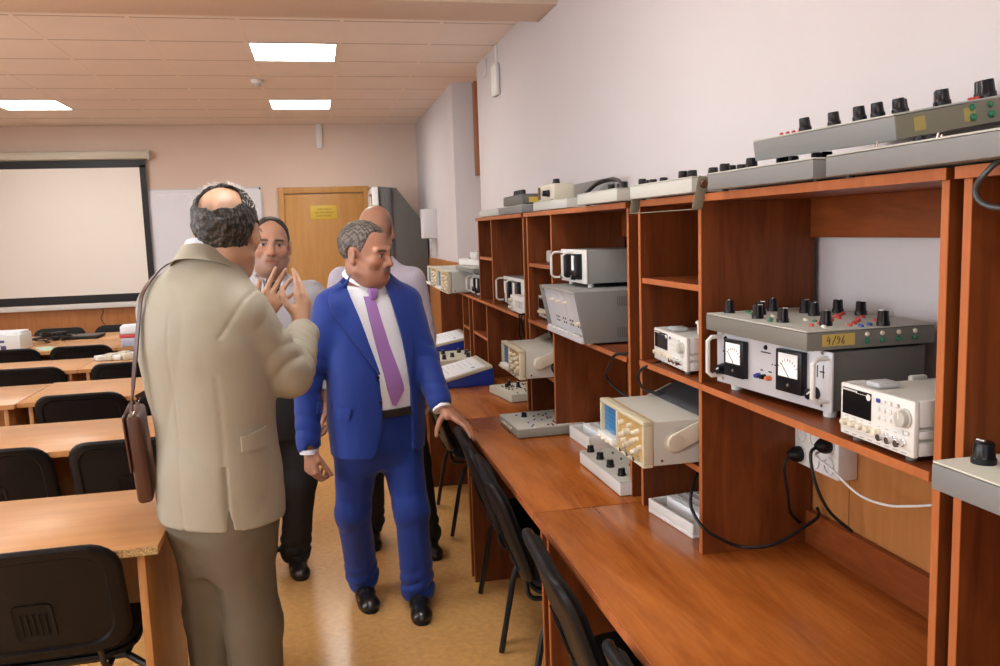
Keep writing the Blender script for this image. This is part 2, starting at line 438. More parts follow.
# ------------------------------------------------------------------ chairs
def rrect(w, h, r, n=7, top_r=None):
    pts = []
    for cx, cy, a0 in ((w/2-r, h/2-r, 0), (-w/2+r, h/2-r, 90), (-w/2+r, -h/2+r, 180), (w/2-r, -h/2+r, 270)):
        for i in range(n):
            a = math.radians(a0+90*i/(n-1))
            pts.append((cx+r*math.cos(a), cy+r*math.sin(a)))
    return pts
def ringshell(mb, outline, rings, fn, mi=0):
    """rings: (scale, depth); fn(x, z, depth) -> point; closes both ends with a fan"""
    n = len(outline); vs = []; fs = []
    for s, dp in rings:
        for x, z in outline: vs.append(fn(x*s if abs(s) < 1 else x, z*s if abs(s) < 1 else z, dp))
    for i in range(len(rings)-1):
        for j in range(n): fs.append((i*n+j, i*n+(j+1) % n, (i+1)*n+(j+1) % n, (i+1)*n+j))
    for k, i in ((0, 0), (1, len(rings)-1)):
        c = len(vs); vs.append(fn(0, 0, rings[i][1]))
        for j in range(n):
            t = (i*n+j, i*n+(j+1) % n, c)
            fs.append(t if k else t[::-1])
    mb.add(vs, fs, mi)
LEAN = 0.33
def back_pt(x, z, d):
    # z measured from the middle of the backrest; leans backwards (towards -y), curved across
    zz = z+.645
    y = -.205 - (zz-.47)*LEAN + 0.55*x*x - 0.25*max(0, .1-abs(z)-.0)*0
    return (x, y+d, zz*.985)
def make_chair(label, group, loc, rz):
    t = thing('office_chair', label, 'chair', loc, rz, group)
    ol = rrect(.49, .375, .09)
    mb = MB()
    ringshell(mb, ol, [(.30, -.008), (.80, -.008), (.83, -.017), (.95, -.018), (.985, -.012), (1, -.001), (.985, .008), (.5, .010)], back_pt)
    bk = mb.build('backrest', M_CHAIRP, t)
    mb = MB(); ringshell(mb, [(x*.93, z*.92) for x, z in ol], [(.97, .007), (1, .014), (.95, .027), (.8, .034), (.4, .036)], back_pt)
    mb.build('back_cushion', M_FABRIC, bk)
    mb = MB()
    ringshell(mb, [(x, z-.05) for x, z in rrect(.105, .125, .015, 4)], [(.5, -.0088), (.92, -.0088), (1, -.0125), (1, -.004)], lambda x, z, d: back_pt(x, z, d))
    for k in range(5):
        x = -.032+.016*k
        mb.tube([back_pt(x, -.095, -.0125), back_pt(x, -.02, -.0125)], .0018, 5)
    mb.build('bracket_cover', M_CHAIRP, bk)
    so = rrect(.475, .43, .10)
    def seat_pt(x, y, d): return (x, y+.04, .425+d - .25*max(0, y-.12)**2*4 + .12*x*x)
    mb = MB(); ringshell(mb, so, [(.4, -.03), (.9, -.03), (1, -.012), (.99, .0), (.5, 0)], seat_pt)
    st = mb.build('seat', M_CHAIRP, t)
    mb = MB(); ringshell(mb, [(x*.97, y*.97) for x, y in so], [(.9, -.002), (1, .006), (.985, .022), (.9, .036), (.5, .042)], seat_pt)
    mb.build('seat_cushion', M_FABRIC, st)
    for sx in (-1, 1):
        MB().tube([(sx*.20, -.10, .385), (sx*.262, -.14, .36), (sx*.275, -.165, .30), (sx*.275, -.22, .012)], .0115, 8).build('leg', M_BLKMET, t)
        MB().tube([(sx*.20, .10, .385), (sx*.262, .15, .36), (sx*.275, .175, .30), (sx*.275, .24, .012)], .0115, 8).build('leg', M_BLKMET, t)
    MB().tube([(-.20, -.10, .385), (.20, -.10, .385)], .011, 8).tube([(-.20, .10, .385), (.20, .10, .385)], .011, 8).tube([(-.2, -.1, .385), (-.2, .1, .385)], .010, 8).tube([(.2, -.1, .385), (.2, .1, .385)], .010, 8).build('seat_frame', M_BLKMET, t)
    for sx in (-1, 1):
        MB().tube(smoothpath([(sx*.16, -.08, .385), (sx*.16, -.165, .385), (sx*.155, -.188, .405), (sx*.15, -.192, .44), (sx*.145, -.196, .475)], 4), .009, 8).build('back_support', M_BLKMET, t)
    return t
chair0 = None
def put_chair(x, y, rz, label, group):
    global chair0
    if chair0 is None:
        chair0 = make_chair(label, group, (x, y, FZ), rz); return chair0
    c = copy_tree(chair0); c.location = (x, y, FZ); c.rotation_euler = (0, 0, rz)
    c['label'] = label; c['group'] = group
    return c
GL, GR = 'chairs behind the beech tables', 'chairs along the instrument desk'
OFF = .325
for x, y, rz, lb in [
    (-.85, 2.425, .02, 'black office chair nearest the camera at the front left beech table'),
    (-.845, 3.73, .01, 'black office chair at the second table row, next to the brown shoulder bag'),
    (-1.385, 3.73, -.02, 'black office chair at the second table row, cut by the left picture edge'),
    (-1.35, 4.985, 0, 'black office chair fully in view in the middle of the third table row'),
    (-.80, 4.99, .0, 'black office chair at the third table row, mostly hidden by the beige jacket'),
    (-2.0, 6.19, .01, 'black office chair at the fourth table row by the left picture edge'),
    (-1.35, 6.19, -.01, 'black office chair at the fourth table row before the heap of white cards'),
    (-2.50, 7.37, .01, 'black office chair at the fifth table row in front of the white printer box'),
    (-1.95, 7.37, 0, 'black office chair at the fifth table row in front of the black laptop')]:
    put_chair(x, y+OFF, rz, lb, GL)
for x, y, rz, lb in [(-2.55, 9.02, PI, 'black office chair behind the farthest table, left one below the screen'),
                     (-1.99, 9.07, PI+.03, 'black office chair behind the farthest table, right one below the screen')]:
    put_chair(x, y-OFF+.04, rz, lb, GL)
for x, y, rz, lb in [
    (.51, 1.36, 0, 'black office chair at the instrument desk, nearest the camera at the bottom edge'),
    (.50, 2.02, -.05, 'black office chair with tall visible backrest at the instrument desk in the bottom centre'),
    (.51, 2.83, -.06, 'black office chair in the middle of the three backrests along the instrument desk'),
    (.515, 3.31, -.04, 'black office chair on whose backrest the man in the blue suit rests his hand'),
    (.515, 4.62, 0, 'black office chair at the far desk, hidden behind the blue sleeve except its legs')]:
    put_chair(x+OFF, y, -PI/2+rz, lb, GR)

# ------------------------------------------------------------------ beech tables
def make_table(x0, x1, y0, y1, label, chip=False):
    t = thing('student_table', label, 'table', ((x0+x1)/2, (y0+y1)/2, FZ), group='beech tables')
    w, d, h = x1-x0, y1-y0, .75-FZ
    MB().box(-w/2, w/2, -d/2, d/2, h-.025, h).build('tabletop', M_BEECH, t, bevel=.0015)
    MB().box(-w/2, w/2, -d/2-.0012, -d/2, h-.0245, h-.001).build('edge_strip', M_CHIP if chip else M_BEECHV, t)
    for sx in (-1, 1):
        MB().box(sx*(w/2-.055)-.011, sx*(w/2-.055)+.011, -d/2+.035, d/2-.035, 0, h-.0255).build('side_panel', M_BEECHV, t, bevel=.001)
    MB().box(-w/2+.067, w/2-.067, .06, .078, h-.36, h-.0255).build('modesty_panel', M_BEECHV, t)
    return t
rows = [(2.482, 3.092, 'first'), (3.785, 4.415, 'second'), (5.035, 5.715, 'third'), (6.245, 6.845, 'fourth'), (7.42, 8.06, 'fifth')]
for i, (a, b, nm) in enumerate(rows):
    xr = (-.5, -.52, -.5, -.5, -.62)[i]
    sm = -1.68 if i else -1.70
    who = {'first': 'nearest beech table with raw chipboard front edge beside the beige trousers', 'second': 'beech table in the second row behind the brown bag',
           'third': 'beech table in the third row, right of the step in its front edge', 'fourth': 'beech table in the fourth row carrying the heap of white cards',
           'fifth': 'beech table in the fifth row carrying the stack of small boxes'}[nm]
    make_table(sm+.003, xr, a, b, who, chip=(i == 0))
    if i: 
        dy = {2: -.03}.get(i, 0)
        make_table(sm-1.2, sm-.003, a+dy, b+dy, {'second': 'beech table at the left end of the second row', 'third': 'beech table at the left of the third row, set slightly nearer than its neighbour', 'fourth': 'beech table left of the seam in the fourth row', 'fifth': 'beech table in the fifth row carrying the white printer box'}[nm])
make_table(-2.88, -1.683, 8.07, 8.735, 'farthest beech table under the screen, left half with the black laptop')
make_table(-1.677, -.62, 8.07, 8.735, 'farthest beech table under the screen, right half')
# things on the far tables
t = thing('printer_box', 'white printer carton with dark print on the far left table', 'box', (-2.66, 7.72, .75), .03)
MB().box(-.21, .21, -.16, .16, 0, .135).build('body', M_WHITE, t, bevel=.006)
f = MB().box(-.19, .06, -.1612, -.16, .05, .058).box(-.02, .03, -.1612, -.16, .01, .09).box(-.10, .09, -.1612, -.16, .075, .095).box(.06, .10, -.1612, -.16, .02, .05)
f.build('print', mat('dark_blue_print', (.05, .05, .16), .6), t)
MB().box(-.20, .20, -.1, .13, .135, .155).build('lid', M_PAPER, t, bevel=.004)
t = thing('laptop', 'closed black laptop lying on the farthest table', 'laptop', (-2.16, 8.33, .75), -.06)
MB().box(-.16, .16, -.12, .12, .004, .020).build('base', M_BLACKP, t, bevel=.004)
MB().box(-.16, .16, -.12, .12, .021, .032).build('lid', mat('laptop_lid', (.03, .03, .032), .3), t, bevel=.004)
cb = MB(); rr = random.Random(5)
for k in range(4):
    pts = [(-2.42+rr.uniform(-.12, .16), 8.2+rr.uniform(-.2, .2), .757+.012*k+rr.uniform(0, .03)) for _ in range(9)]
    cb.tube(smoothpath(pts, 6), .005, 6)
tag(cb.build('power_cable', M_BLACKP), 'tangle of black cable between printer carton and laptop', 'cable')
t = thing('power_adapter', 'small black power brick in the cable tangle on the far table', 'power adapter', (-2.36, 8.33, .75), .5)
MB().box(-.06, .06, -.03, .03, 0, .07).build('body', M_BLACKP, t, bevel=.006)
MB().tube(smoothpath([(.06, 0, .03), (.12, .02, .05), (.17, -.02, .006), (.2, 0, .005)]), .004, 6).build('lead', M_BLACKP, t)
t = thing('paper_sheet', 'greenish paper folder lying beside the printer carton', 'folder', (-2.27, 7.62, .7502), .5)
MB().box(-.06, .06, -.15, .15, 0, .004).build('cover', mat('pale_green_card', (.45, .62, .48), .6), t)
for z, h, m, lb, n in ((.75, .075, mat('clear_box_plastic', (.45, .45, .55), .3), 'translucent grey plastic box at the bottom of the small stack', 'plastic_box'),
                    (.8255, .03, mat('red_lid', (.55, .06, .06), .4), 'red flat box in the middle of the small stack on the fifth table', 'red_box'),
                    (.856, .07, M_PAPER, 'white wrapped packet on top of the small stack on the fifth table', 'white_packet')):
    t = thing(n, lb, 'box', (-1.55, 7.52, z), .1*(h > .05))
    MB().box(-.10, .13, -.10, .10, 0, h).build('body', m, t, bevel=.012 if h > .05 else .004, seg=3)
rr = random.Random(11)
for k in range(9):
    t = thing('white_card_packet', 'small white card packet in the heap on the fourth row table', 'packet', (-1.62+.065*(k % 5)+rr.uniform(-.02, .02), 6.66+.11*(k//5)+rr.uniform(-.02, .02), .751+.0), rr.uniform(-.6, .6), 'white card packets heaped on the table')
    MB().box(-.036, .036, -.05, .05, 0, rr.choice((.025, .035, .045))).build('packet', [M_WHITE, M_CREAM][k % 2], t, bevel=.008)

# ------------------------------------------------------------------ instrument desks and cabinets
FX, BX = .944, 1.262
def desk(y0, y1, label):
    t = thing('instrument_desk', label, 'desk', (.6, (y0+y1)/2, FZ), group='instrument desks along the wall')
    h = .75-FZ; a, b = y0-(y0+y1)/2, y1-(y0+y1)/2
    MB().box(.004, .66, a+.0012, b-.0012, h-.026, h).build('worktop', M_DESK, t, bevel=.0015)
    MB().box(0, .0038, a+.0012, b-.0012, h-.026, h-.0004).build('edge_band', M_EDGE, t, bevel=.001)
    for y in (a+.035, b-.035):
        m = MB().box(.036, .6, y-.008, y+.008, 0, h-.027, 0).box(.033, .0358, y-.008, y+.008, 0, h-.027, 1)
        m.build('side_panel', [M_CHERRY, M_EDGE], t)
    MB().box(.5, .516, a+.05, b-.05, .15, h-.027).build('back_panel', M_CHERRY, t)
desk(-.25, 1.105, 'instrument desk at the right edge, partly out of frame below the nearest cabinet')
desk(1.11, 2.425, 'nearest full cherry-wood desk top, with the black cable curling over it')
desk(2.43, 3.78, 'second cherry-wood desk top with the four-knob panel and white tray')
desk(3.785, 5.33, 'third cherry-wood desk top with the blue-based board')
desk(5.335, 6.76, 'farthest cherry-wood desk top behind the man in blue')

def board(mb, x0, x1, y0, y1, z0, z1):
    """a board whose front edge (towards the room) carries an edge band"""
    mb.box(x0+.0018, x1, y0, y1, z0, z1, 0); mb.box(x0, x0+.0016, y0, y1, z0, z1, 1); return mb
CM = [M_CHERRY, M_EDGE]; CMH = [M_CHERRYH, M_EDGE]
TH = .016
def cabinet(y0, y1, ydiv, label, zt=1.69, inner=True, zm=1.187, ylow=None, y1low=None, back=True):
    yc = (y0+y1)/2
    t = thing('shelf_cabinet', label, 'cabinet', (FX, yc, .7505), group='cherry shelf cabinets')
    O = Matrix.Translation((-FX, -yc, -.7505))
    def P(mb, name, mats=CM):
        mb.v = [O @ v for v in mb.v]; return mb.build(name, mats, t, smooth=False)
    yl = y1low or y1; yd2 = ylow or ydiv
    zm0, zm1 = zm, zm+.016
    if zt > 1.3:
        P(board(MB(), FX-.012, BX, y0-.006, y1+.006, zt-.018, zt), 'top_board', CMH)
        P(board(MB(), FX, BX, y0, y0+TH, .7505, zt-.0182), 'side_panel')
        P(board(MB(), FX, BX, y1-TH, y1, zm1+.0002, zt-.0182), 'side_panel')
        P(board(MB(), FX, BX, yl-TH, yl, .7505, zm0-.0002), 'side_panel')
        if inner: P(board(MB(), FX, BX, ydiv-TH/2, ydiv+TH/2, zm1+.0002, zt-.0182), 'divider')
        if inner: P(board(MB(), FX, BX, yd2-TH/2, yd2+TH/2, .7505, zm0-.0002), 'divider')
        P(board(MB(), FX-.008, BX, y0+TH+.0002, yl+(.11 if y1low else -TH), zm0, zm1), 'middle_shelf', CMH)
        if inner: P(board(MB(), FX+.004, BX, ydiv+TH/2, y1-TH, 1.445, 1.461), 'upper_shelf', CMH)
        P(MB().box(BX-.012, BX, y0+TH, ydiv-TH/2, 1.573, zt-.0182), 'back_rail', CMH)
        P(MB().box(BX-.012, BX, ydiv+TH/2, y1-TH, zm1, zt-.0182), 'back_panel', CM)
    else:
        P(board(MB(), FX, BX, y0, y0+TH, .7505, zm0-.0002), 'side_panel')
        P(board(MB(), FX, BX, y1-TH, y1, .7505, zm0-.0002), 'side_panel')
        P(board(MB(), FX, BX, yd2-TH/2, yd2+TH/2, .7505, zm0-.0002), 'divider')
        P(board(MB(), FX-.008, BX, y0+.0005, y1, zm0, zm1), 'top_board', CMH)
    if inner: P(board(MB(), FX+.004, BX, yd2+TH/2, yl-TH, .965, .981) if zt > 1.3 else board(MB(), FX+.004, BX, y0+TH, yd2-TH/2, .965, .981), 'lower_shelf', CMH)
    P(MB().box(BX-.016, BX, y0+TH, yd2-TH/2, .7505, .843), 'kick_board', CMH)
    P(MB().box(BX-.012, BX, yd2+TH/2, yl-TH, .7505, zm0-.001), 'back_panel', CM)
    return t
cabinet(-.22, 1.092, .3, 'cherry shelf cabinet at the right picture edge', inner=False, zm=1.1952)
cabinet(1.122, 2.401, 1.983, 'nearest cherry shelf cabinet, holding the twin-meter supply and the white generator', zm=1.1952)
cabinet(2.482, 3.79, 3.375, 'second cherry shelf cabinet, holding the big grey sloped unit')
cabinet(3.852, 5.0, 4.605, 'third cherry shelf cabinet at the far end of the tall row', ylow=4.815, y1low=5.285)
cabinet(5.40, 6.755, 5.655, 'low cherry cabinet at the far end carrying two oscilloscopes', zt=1.203)

# ------------------------------------------------------------------ instruments
def place(name, label, cat, PL, PR, z, group=None):
    """local x runs along the front (seen left to right), y into the shelf, origin at the front's middle"""
    dx, dy = PR[0]-PL[0], PR[1]-PL[1]
    t = thing(name, label, cat, ((PL[0]+PR[0])/2, (PL[1]+PR[1])/2, z), math.atan2(dy, dx), group)
    return t, math.hypot(dx, dy)
_shared = {}
def shared(key, fn):
    if key not in _shared: _shared[key] = fn()
    return _shared[key]
def inst(name, key, fn, parent, loc, rot=(0, 0, 0), label=None):
    o = link(name, shared(key, fn), parent, loc); o.rotation_euler = rot
    if label: o['label'] = label
    return o
def knob_me(r, h, m, ptr=True):
    mb = MB(); mb.lathe([(r*1.08, 0), (r*1.08, h*.25), (r*.95, h*.32), (r*.86, h*.95), (r*.75, h)], n=16)
    if ptr: mb.box(-r*.1, r*.1, 0, r*.86, h*.98, h*1.04, 1)
    return mb.mesh('knob', [m, M_WHITE])
def sock_me(r, h, m):
    return MB().lathe([(r, 0), (r, h*.5), (r*.7, h)], n=8).mesh('socket', [m])
SOCK = {'r': M_RED, 'g': M_GREEN, 'b': M_BLUE, 'w': M_WSOCK, 'k': M_KNOB}
def knob(p, x, y, z, r=.0125, h=.022, m=None, flat=False, key='k'):
    m = m or M_KNOB
    return inst('knob', ('knob', r, h, m.name), lambda: knob_me(r, h, m), p, (x, y, z), (PI/2, 0, random.uniform(-1, 1)) if flat else (0, 0, random.uniform(-2, 2)))
def fknob(p, x, z, r, h, m, y=0):
    o = inst('knob', ('knob', r, h, m.name), lambda: knob_me(r, h, m), p, (x, y, z)); o.rotation_euler = (PI/2, random.uniform(-1.5, 1.5), 0); return o
def socket(p, x, y, z, c, r=.0042, h=.005, front=None):
    o = inst('socket', ('s', r, h, c), lambda: sock_me(r, h, SOCK[c]), p, (x, y, z))
    if front == 'front': o.rotation_euler = (PI/2, 0, 0)
    if front == 'right': o.rotation_euler = (0, PI/2, 0)
    return o
def trainer(label, PL, PR, z, d, h, knobs, socks=(), side=(), body=None, top=None, tilt=0, group='laboratory trainer panels', name='trainer_panel', kr=.0125, kh=.022, feet=True, toggles=()):
    t, w = place(name, label, 'lab panel', PL, PR, z, group)
    body = body or M_GREYM; top = top or M_GREYP
    z0 = .004 if feet else 0
    MB().box(-w/2, w/2, 0, d, z0, h-.004).build('case', body, t, bevel=.0025)
    MB().box(-w/2+.001, w/2-.001, .001, d-.001, h-.0032, h).build('top_plate', top, t, bevel=.0008)
    if feet:
        for sx in (-1, 1):
            for y in (.03, d-.03): inst('foot', 'tfoot', lambda: MB().cyl((0, 0, 0), (0, 0, .0045), .008, n=8).mesh('foot', [M_BLACKP]), t, (sx*(w/2-.03), y, 0))
    for kx, ky, *rest in knobs:
        r = rest[0] if rest else kr; hh = rest[1] if len(rest) > 1 else kh
        knob(t, (kx-.5)*w, ky*d, h, r, hh)
    for sx, sy, c in socks: socket(t, (sx-.5)*w, sy*d, h, c)
    for u, zz, c in side: socket(t, w/2, u*d, zz*h, c, .006, .006, 'right')
    if toggles:
        for sx, sy in toggles: inst('toggle', 'toggle', lambda: MB().cyl((0, 0, 0), (0, 0, .004), .004, n=8).cyl((0, 0, .004), (0, .004, .016), .0018, n=6).mesh('toggle', [M_CHROME]), t, ((sx-.5)*w, sy*d, h))
    if tilt: t.rotation_euler = (tilt, 0, t.rotation_euler.z)
    return t, w
def scat(seed, n, cols, x0=.1, x1=.9, y0=.15, y1=.9):
    r = random.Random(seed); out = []
    for k in range(n):
        bx, by, c = r.uniform(x0, x1), r.uniform(y0, y1), r.choice(cols)
        out.append((bx, by, c))
    return out
def pairs(lst, dx=.022):
    return [q for (x, y, c) in lst for q in ((x, y, c), (x+dx, y-.01, c))]

# --- nearest cabinet, middle shelf
SH = 1.2032; SH1 = 1.2114
# twin meter supply
t, w = place('power_supply', 'grey twin-meter power supply with two white dials under the panel marked 4/96', 'power supply', (.951, 1.902), (.995, 1.490), SH1)
d, h = .24, .141
MB().box(-w/2+.004, w/2-.004, .006, d, .018, h-.001).build('case', M_GREYD, t, bevel=.003)
MB().box(-w/2, w/2, 0, .005, .017, h).build('front_panel', M_ALU, t, bevel=.001)
for sx in (-1, 1):
    for y in (.03, d-.03): MB().cyl((sx*(w/2-.04), y, 0), (sx*(w/2-.04), y, .0175), .013, .015, 12).build('foot', M_WHITE, t)
def meter(p, x, z, w_, h_, y=0):
    m = MB().box(x-w_/2, x+w_/2, y-.016, y-.0002, z-h_/2, z+h_/2).build('meter', M_KNOB, p, bevel=.002)
    MB().box(x-w_*.37, x+w_*.37, y-.0172, y-.0162, z-h_*.13, z+h_*.42).build('dial', M_DIAL, m)
    n = MB()
    zc = z-h_*.12
    for k in range(9):
        a = math.radians(145-k*13.75)
        n.tube([(x+math.cos(a)*h_*.36, y-.0176, zc+math.sin(a)*h_*.36), (x+math.cos(a)*h_*.42, y-.0176, zc+math.sin(a)*h_*.42)], .0006, 4)
    n.tube([(x+w_*.05, y-.0178, zc), (x-w_*.25, y-.0178, zc+h_*.30)], .0007, 4)
    n.build('needle', M_INK, m)
    MB().lathe([(.004, 0), (.003, .002)], n=10).build('zero_screw', M_GREYD, m, loc=(x, y-.0165, z-h_*.32)).rotation_euler = (PI/2, 0, 0)
    return m
meter(t, -w/2+.092, .086, .078, .088); meter(t, w/2-.118, .086, .086, .092)
def handle(p, x, z0, z1, out=.035, r=.0055, m=None):
    return MB().tube([(x, 0, z0), (x, -out*.7, z0), (x, -out, z0+out*.25), (x, -out, z1-out*.25), (x, -out*.7, z1), (x, 0, z1)], r, 8).build('handle', m or M_WHITE, p)
handle(t, -w/2+.014, .035, .130); handle(t, w/2-.014, .040, .128)
fknob(t, -w/2+.030, .052, .013, .022, M_KNOB); fknob(t, w/2-.048, .050, .013, .022, M_KNOB)
for x, c, mm in ((-.028, 'b', M_BLUE), (-.008, 'k', M_KNOB), (.012, 'r', mat('orange_post', (.6, .16, .06), .4))):
    o = MB().lathe([(.006, 0), (.006, .008), (.0045, .010), (.0045, .014)], n=10).build('binding_post', mm, t, loc=(x-.005, 0, .058)); o.rotation_euler = (PI/2, 0, 0)
for x, z in ((-w/2+.038, .128), (-.01, .125)):
    o = MB().lathe([(.006, 0), (.004, .004)], n=10).build('indicator_lamp', M_KNOB, t, loc=(x, 0, z)); o.rotation_euler = (PI/2, 0, 0)
f = MB()
for x in (-w/2+.045,): f.cyl((x, 0, .095), (x, -.004, .095), .005, n=8).cyl((x, -.004, .095), (x, -.013, .099), .002, n=6)
f.build('toggle', M_CHROME, t)
f = MB().box(-.028, .008, -.0006, 0, .112, .115).box(.012, .016, -.0006, 0, .088, .091).box(.022, .026, -.0006, 0, .088, .091).box(w/2-.045, w/2-.042, -.0006, 0, .085, .110)
f.box(w/2-.036, w/2-.022, -.0006, 0, .096, .099).box(w/2-.027, w/2-.024, -.0006, 0, .085, .112).box(-.03, -.02, -.0006, 0, .070, .073).box(.0, .012, -.0006, 0, .070, .073)
f.build('panel_print', M_INK, t, smooth=False)
for sx in (-1, 1):
    for zz in (.028, .137): MB().cyl((sx*(w/2-.028), -.002, zz), (sx*(w/2-.028), 0, zz), .004, n=8).build('screw', M_CHROME, t)
# trainer marked 4/96
kn = [(.07, .16), (.11, .52), (.24, .30), (.28, .66), (.40, .14), (.36, .88), (.43, .60), (.52, .92), (.62, .16), (.84, .30), (.97, .62)]
so = pairs([(.1, .30, 'g'), (.14, .38, 'g'), (.18, .26, 'g'), (.47, .30, 'g'), (.50, .16, 'g'), (.30, .46, 'w'), (.34, .40, 'w'), (.36, .30, 'w'),
            (.55, .66, 'r'), (.58, .58, 'r'), (.52, .72, 'r'), (.62, .62, 'r'), (.48, .78, 'r'), (.70, .70, 'r'), (.74, .66, 'r'), (.78, .60, 'r'), (.68, .50, 'r'), (.72, .45, 'r'), (.66, .44, 'r'), (.84, .52, 'r'), (.9, .42, 'r'), (.8, .74, 'r'), (.62, .82, 'r'), (.44, .84, 'r'),
            (.75, .34, 'r'), (.78, .30, 'r'), (.82, .20, 'r'), (.68, .36, 'g'), (.71, .39, 'g'), (.56, .10, 'g'), (.92, .56, 'b'), (.95, .46, 'b'), (.90, .22, 'w'), (.6, .36, 'w')])
t, w = trainer('grey trainer panel with black knobs and a yellow 4/96 tag, on the twin-meter supply', (.930, 1.920), (.942, 1.497), SH1+.1412, .30, .045, kn, so, side=[(q, .40, 'g') for q in (.46, .58, .71, .84)], body=mat('warm_grey_enamel', (.17, .165, .145), .5), kr=.0125, kh=.031)
for q in (.46, .58, .71, .84): socket(t, w/2, q*.30, .032, 'w', .005, .004, 'right')
lb = MB().box(w/2, w/2+.0008, .035, .110, .012, .036).build('inventory_tag', M_YLABEL, t)
mb = MB(); X0 = w/2+.0011
def stroke(pts, oy, s=.0165): mb.tube([(X0, oy+a*s, .0155+b*s) for a, b in pts], .0009, 4)
stroke([(.25, 1), (0, .45), (.5, .45)], .045); stroke([(.45, .8), (.30, 0)], .045)
stroke([(.55, 1.05), (0, -.05)], .057)
stroke([(.45, .75), (.2, .95), (.05, .7), (.3, .55), (.45, .75), (.35, .35), (.1, .02)], .068)
stroke([(.45, 1), (.15, .6), (.05, .2), (.3, 0), (.45, .25), (.25, .45), (.08, .25)], .078)
mb.build('tag_writing', M_INK, lb)
# white function generator
def fgen(label, PL, PR, z, d, h, group, plug=False):
    t, w = place('function_generator', label, 'function generator', PL, PR, z, group)
    MB().box(-w/2+.006, w/2-.006, .012, d, .013, h-.006).build('case', mat('generator_case', (.52, .52, .48), .5), t, bevel=.003)
    MB().box(-w/2, w/2, 0, .011, .010, h).build('front_bezel', M_WHITE, t, bevel=.003)
    for sx, za, zb in ((1, .012, .035), (1, .041, .055), (1, .061, h), (-1, .012, h)): MB().box(min(sx*w/2, sx*(w/2-.009)), max(sx*w/2, sx*(w/2-.009)), .0112, .05, za, zb).build('corner_guard', M_WHITE, t, bevel=.002)
    for x in (w/2-.0115, -w/2-.002): MB().box(x, x+.0135, d*.55, d*.55+.035, .02, h+.002).build('rear_guard', M_GREYP, t, bevel=.004)
    for sx in (-1, 1):
        for y in (.02, d-.04): MB().cyl((sx*w*.36, y, 0), (sx*w*.36, y, .0135), .010, n=10).build('foot', M_GREYD, t)
    s = MB().box(-w*.46, -w*.05, -.0012, -.0002, h*.47, h*.93).build('display', mat('display_glass', (.006, .006, .007), .15), t)
    f = MB()
    for k in range(7): f.box(-w*.45+.006*k, -w*.45+.006*k+.0045, -.0016, -.0012, h*.885, h*.915)
    for k in range(9): f.box(-w*.26+.006*k, -w*.26+.006*k+.003, -.0016, -.0012, h*.872, h*.884)
    f.cyl((-w*.085, -.0018, h*.86), (-w*.085, -.0012, h*.86), .006, n=14)
    f.build('display_print', M_WHITE, s, smooth=False)
    for r in range(3):
        for c in range(4):
            mm = M_BLUE if (r == 0 and c == 0) else M_WHITE
            inst('key', ('key', mm.name), lambda mm=mm: MB().box(-.0042, .0042, -.0035, 0, -.0036, .0036).mesh('key', [mm], bevel=.001), t, (-w*.0+.010+.0155*c, 0, h*.86-.0145*r), label='blue key' if mm is M_BLUE else None)
    for r in range(3): inst('key', 'key2', lambda: MB().cyl((0, 0, 0), (0, -.003, 0), .0038, n=10).mesh('key', [M_GREYP]), t, (w*.30, 0, h*.86-.016*r))
    for c in range(2): inst('key', 'key3', lambda: MB().box(-.0045, .0045, -.004, 0, -.003, .003).mesh('key', [M_WHITE], bevel=.001), t, (w*.36+.013*c, 0, h*.47))
    fknob(t, w*.395, h*.70, .0155, .014, M_GREYP)
    for k in range(8):
        x = -w*.40+w*.112*k
        if k < 5: fknob(t, x, h*.33, .0068, .012, M_WSOCK)
        else:
            o = inst('connector', 'bnc', lambda: MB().lathe([(.007, 0), (.007, .004), (.0052, .0045), (.0052, .014), (.006, .0145), (.006, .018)], n=12).mesh('connector', [M_CHROME]), t, (x, 0, h*.30)); o.rotation_euler = (PI/2, 0, 0)
    f = MB()
    for k in range(8): f.box(-w*.40+w*.112*k-.006, -w*.40+w*.112*k+.006, -.0005, 0, h*.135, h*.15); f.box(-w*.40+w*.112*k-.004, -w*.40+w*.112*k+.004, -.0005, 0, h*.42, h*.43)
    f.box(-w*.48, w*.49, -.0005, 0, h*.205, h*.209)
    f.build('panel_print', mat('grey_print', (.35, .35, .38), .6), t, smooth=False)
    a = MB().box(-w*.36, -w*.16, .03, .075, h-.006, h+.006).build('carry_handle_hub', mat('clear_grey_plastic', (.50, .52, .53), .3), t, bevel=.005)
    o = MB().cyl((w/2-.006, d*.42, h*.5), (w/2+.008, d*.42, h*.5), .022, n=18).build('handle_pivot', M_GREYP, t)
    return t, w
GF = 'white function generators'
fgen('white function generator with black display at the right end of the nearest middle shelf', (.939, 1.378), (.939, 1.178), SH1, .26, .106, GF)
fgen('white function generator with a mains plug lying on it, in the narrow bay', (.968, 2.345), (.948, 2.075), SH1, .25, .103, GF)
fgen('white instrument half hidden behind the big grey sloped unit', (.985, 3.765), (.985, 3.52), SH, .22, .108, GF)
# plug on generator
t = thing('mains_plug', 'white mains plug standing pins-up on the second generator', 'plug', (1.03, 2.14, SH1+.0972))
MB().lathe([(.012, 0), (.018, .008), (.018, .032), (.022, .034), (.022, .040), (.019, .042)], n=18).build('body', M_WHITE, t)
for s in (-1, 1): MB().cyl((0, s*.0095, .042), (0, s*.0095, .062), .0024, n=8).build('pin', M_CHROME, t)
# small white box on the narrow upper shelf
t = thing('adapter_box', 'small white adapter box on the narrow upper shelf of the second cabinet', 'box', (1.07, 3.68, 1.4612))
MB().box(-.05, .05, -.06, .06, 0, .055).build('body', M_WHITE, t, bevel=.008, seg=3)

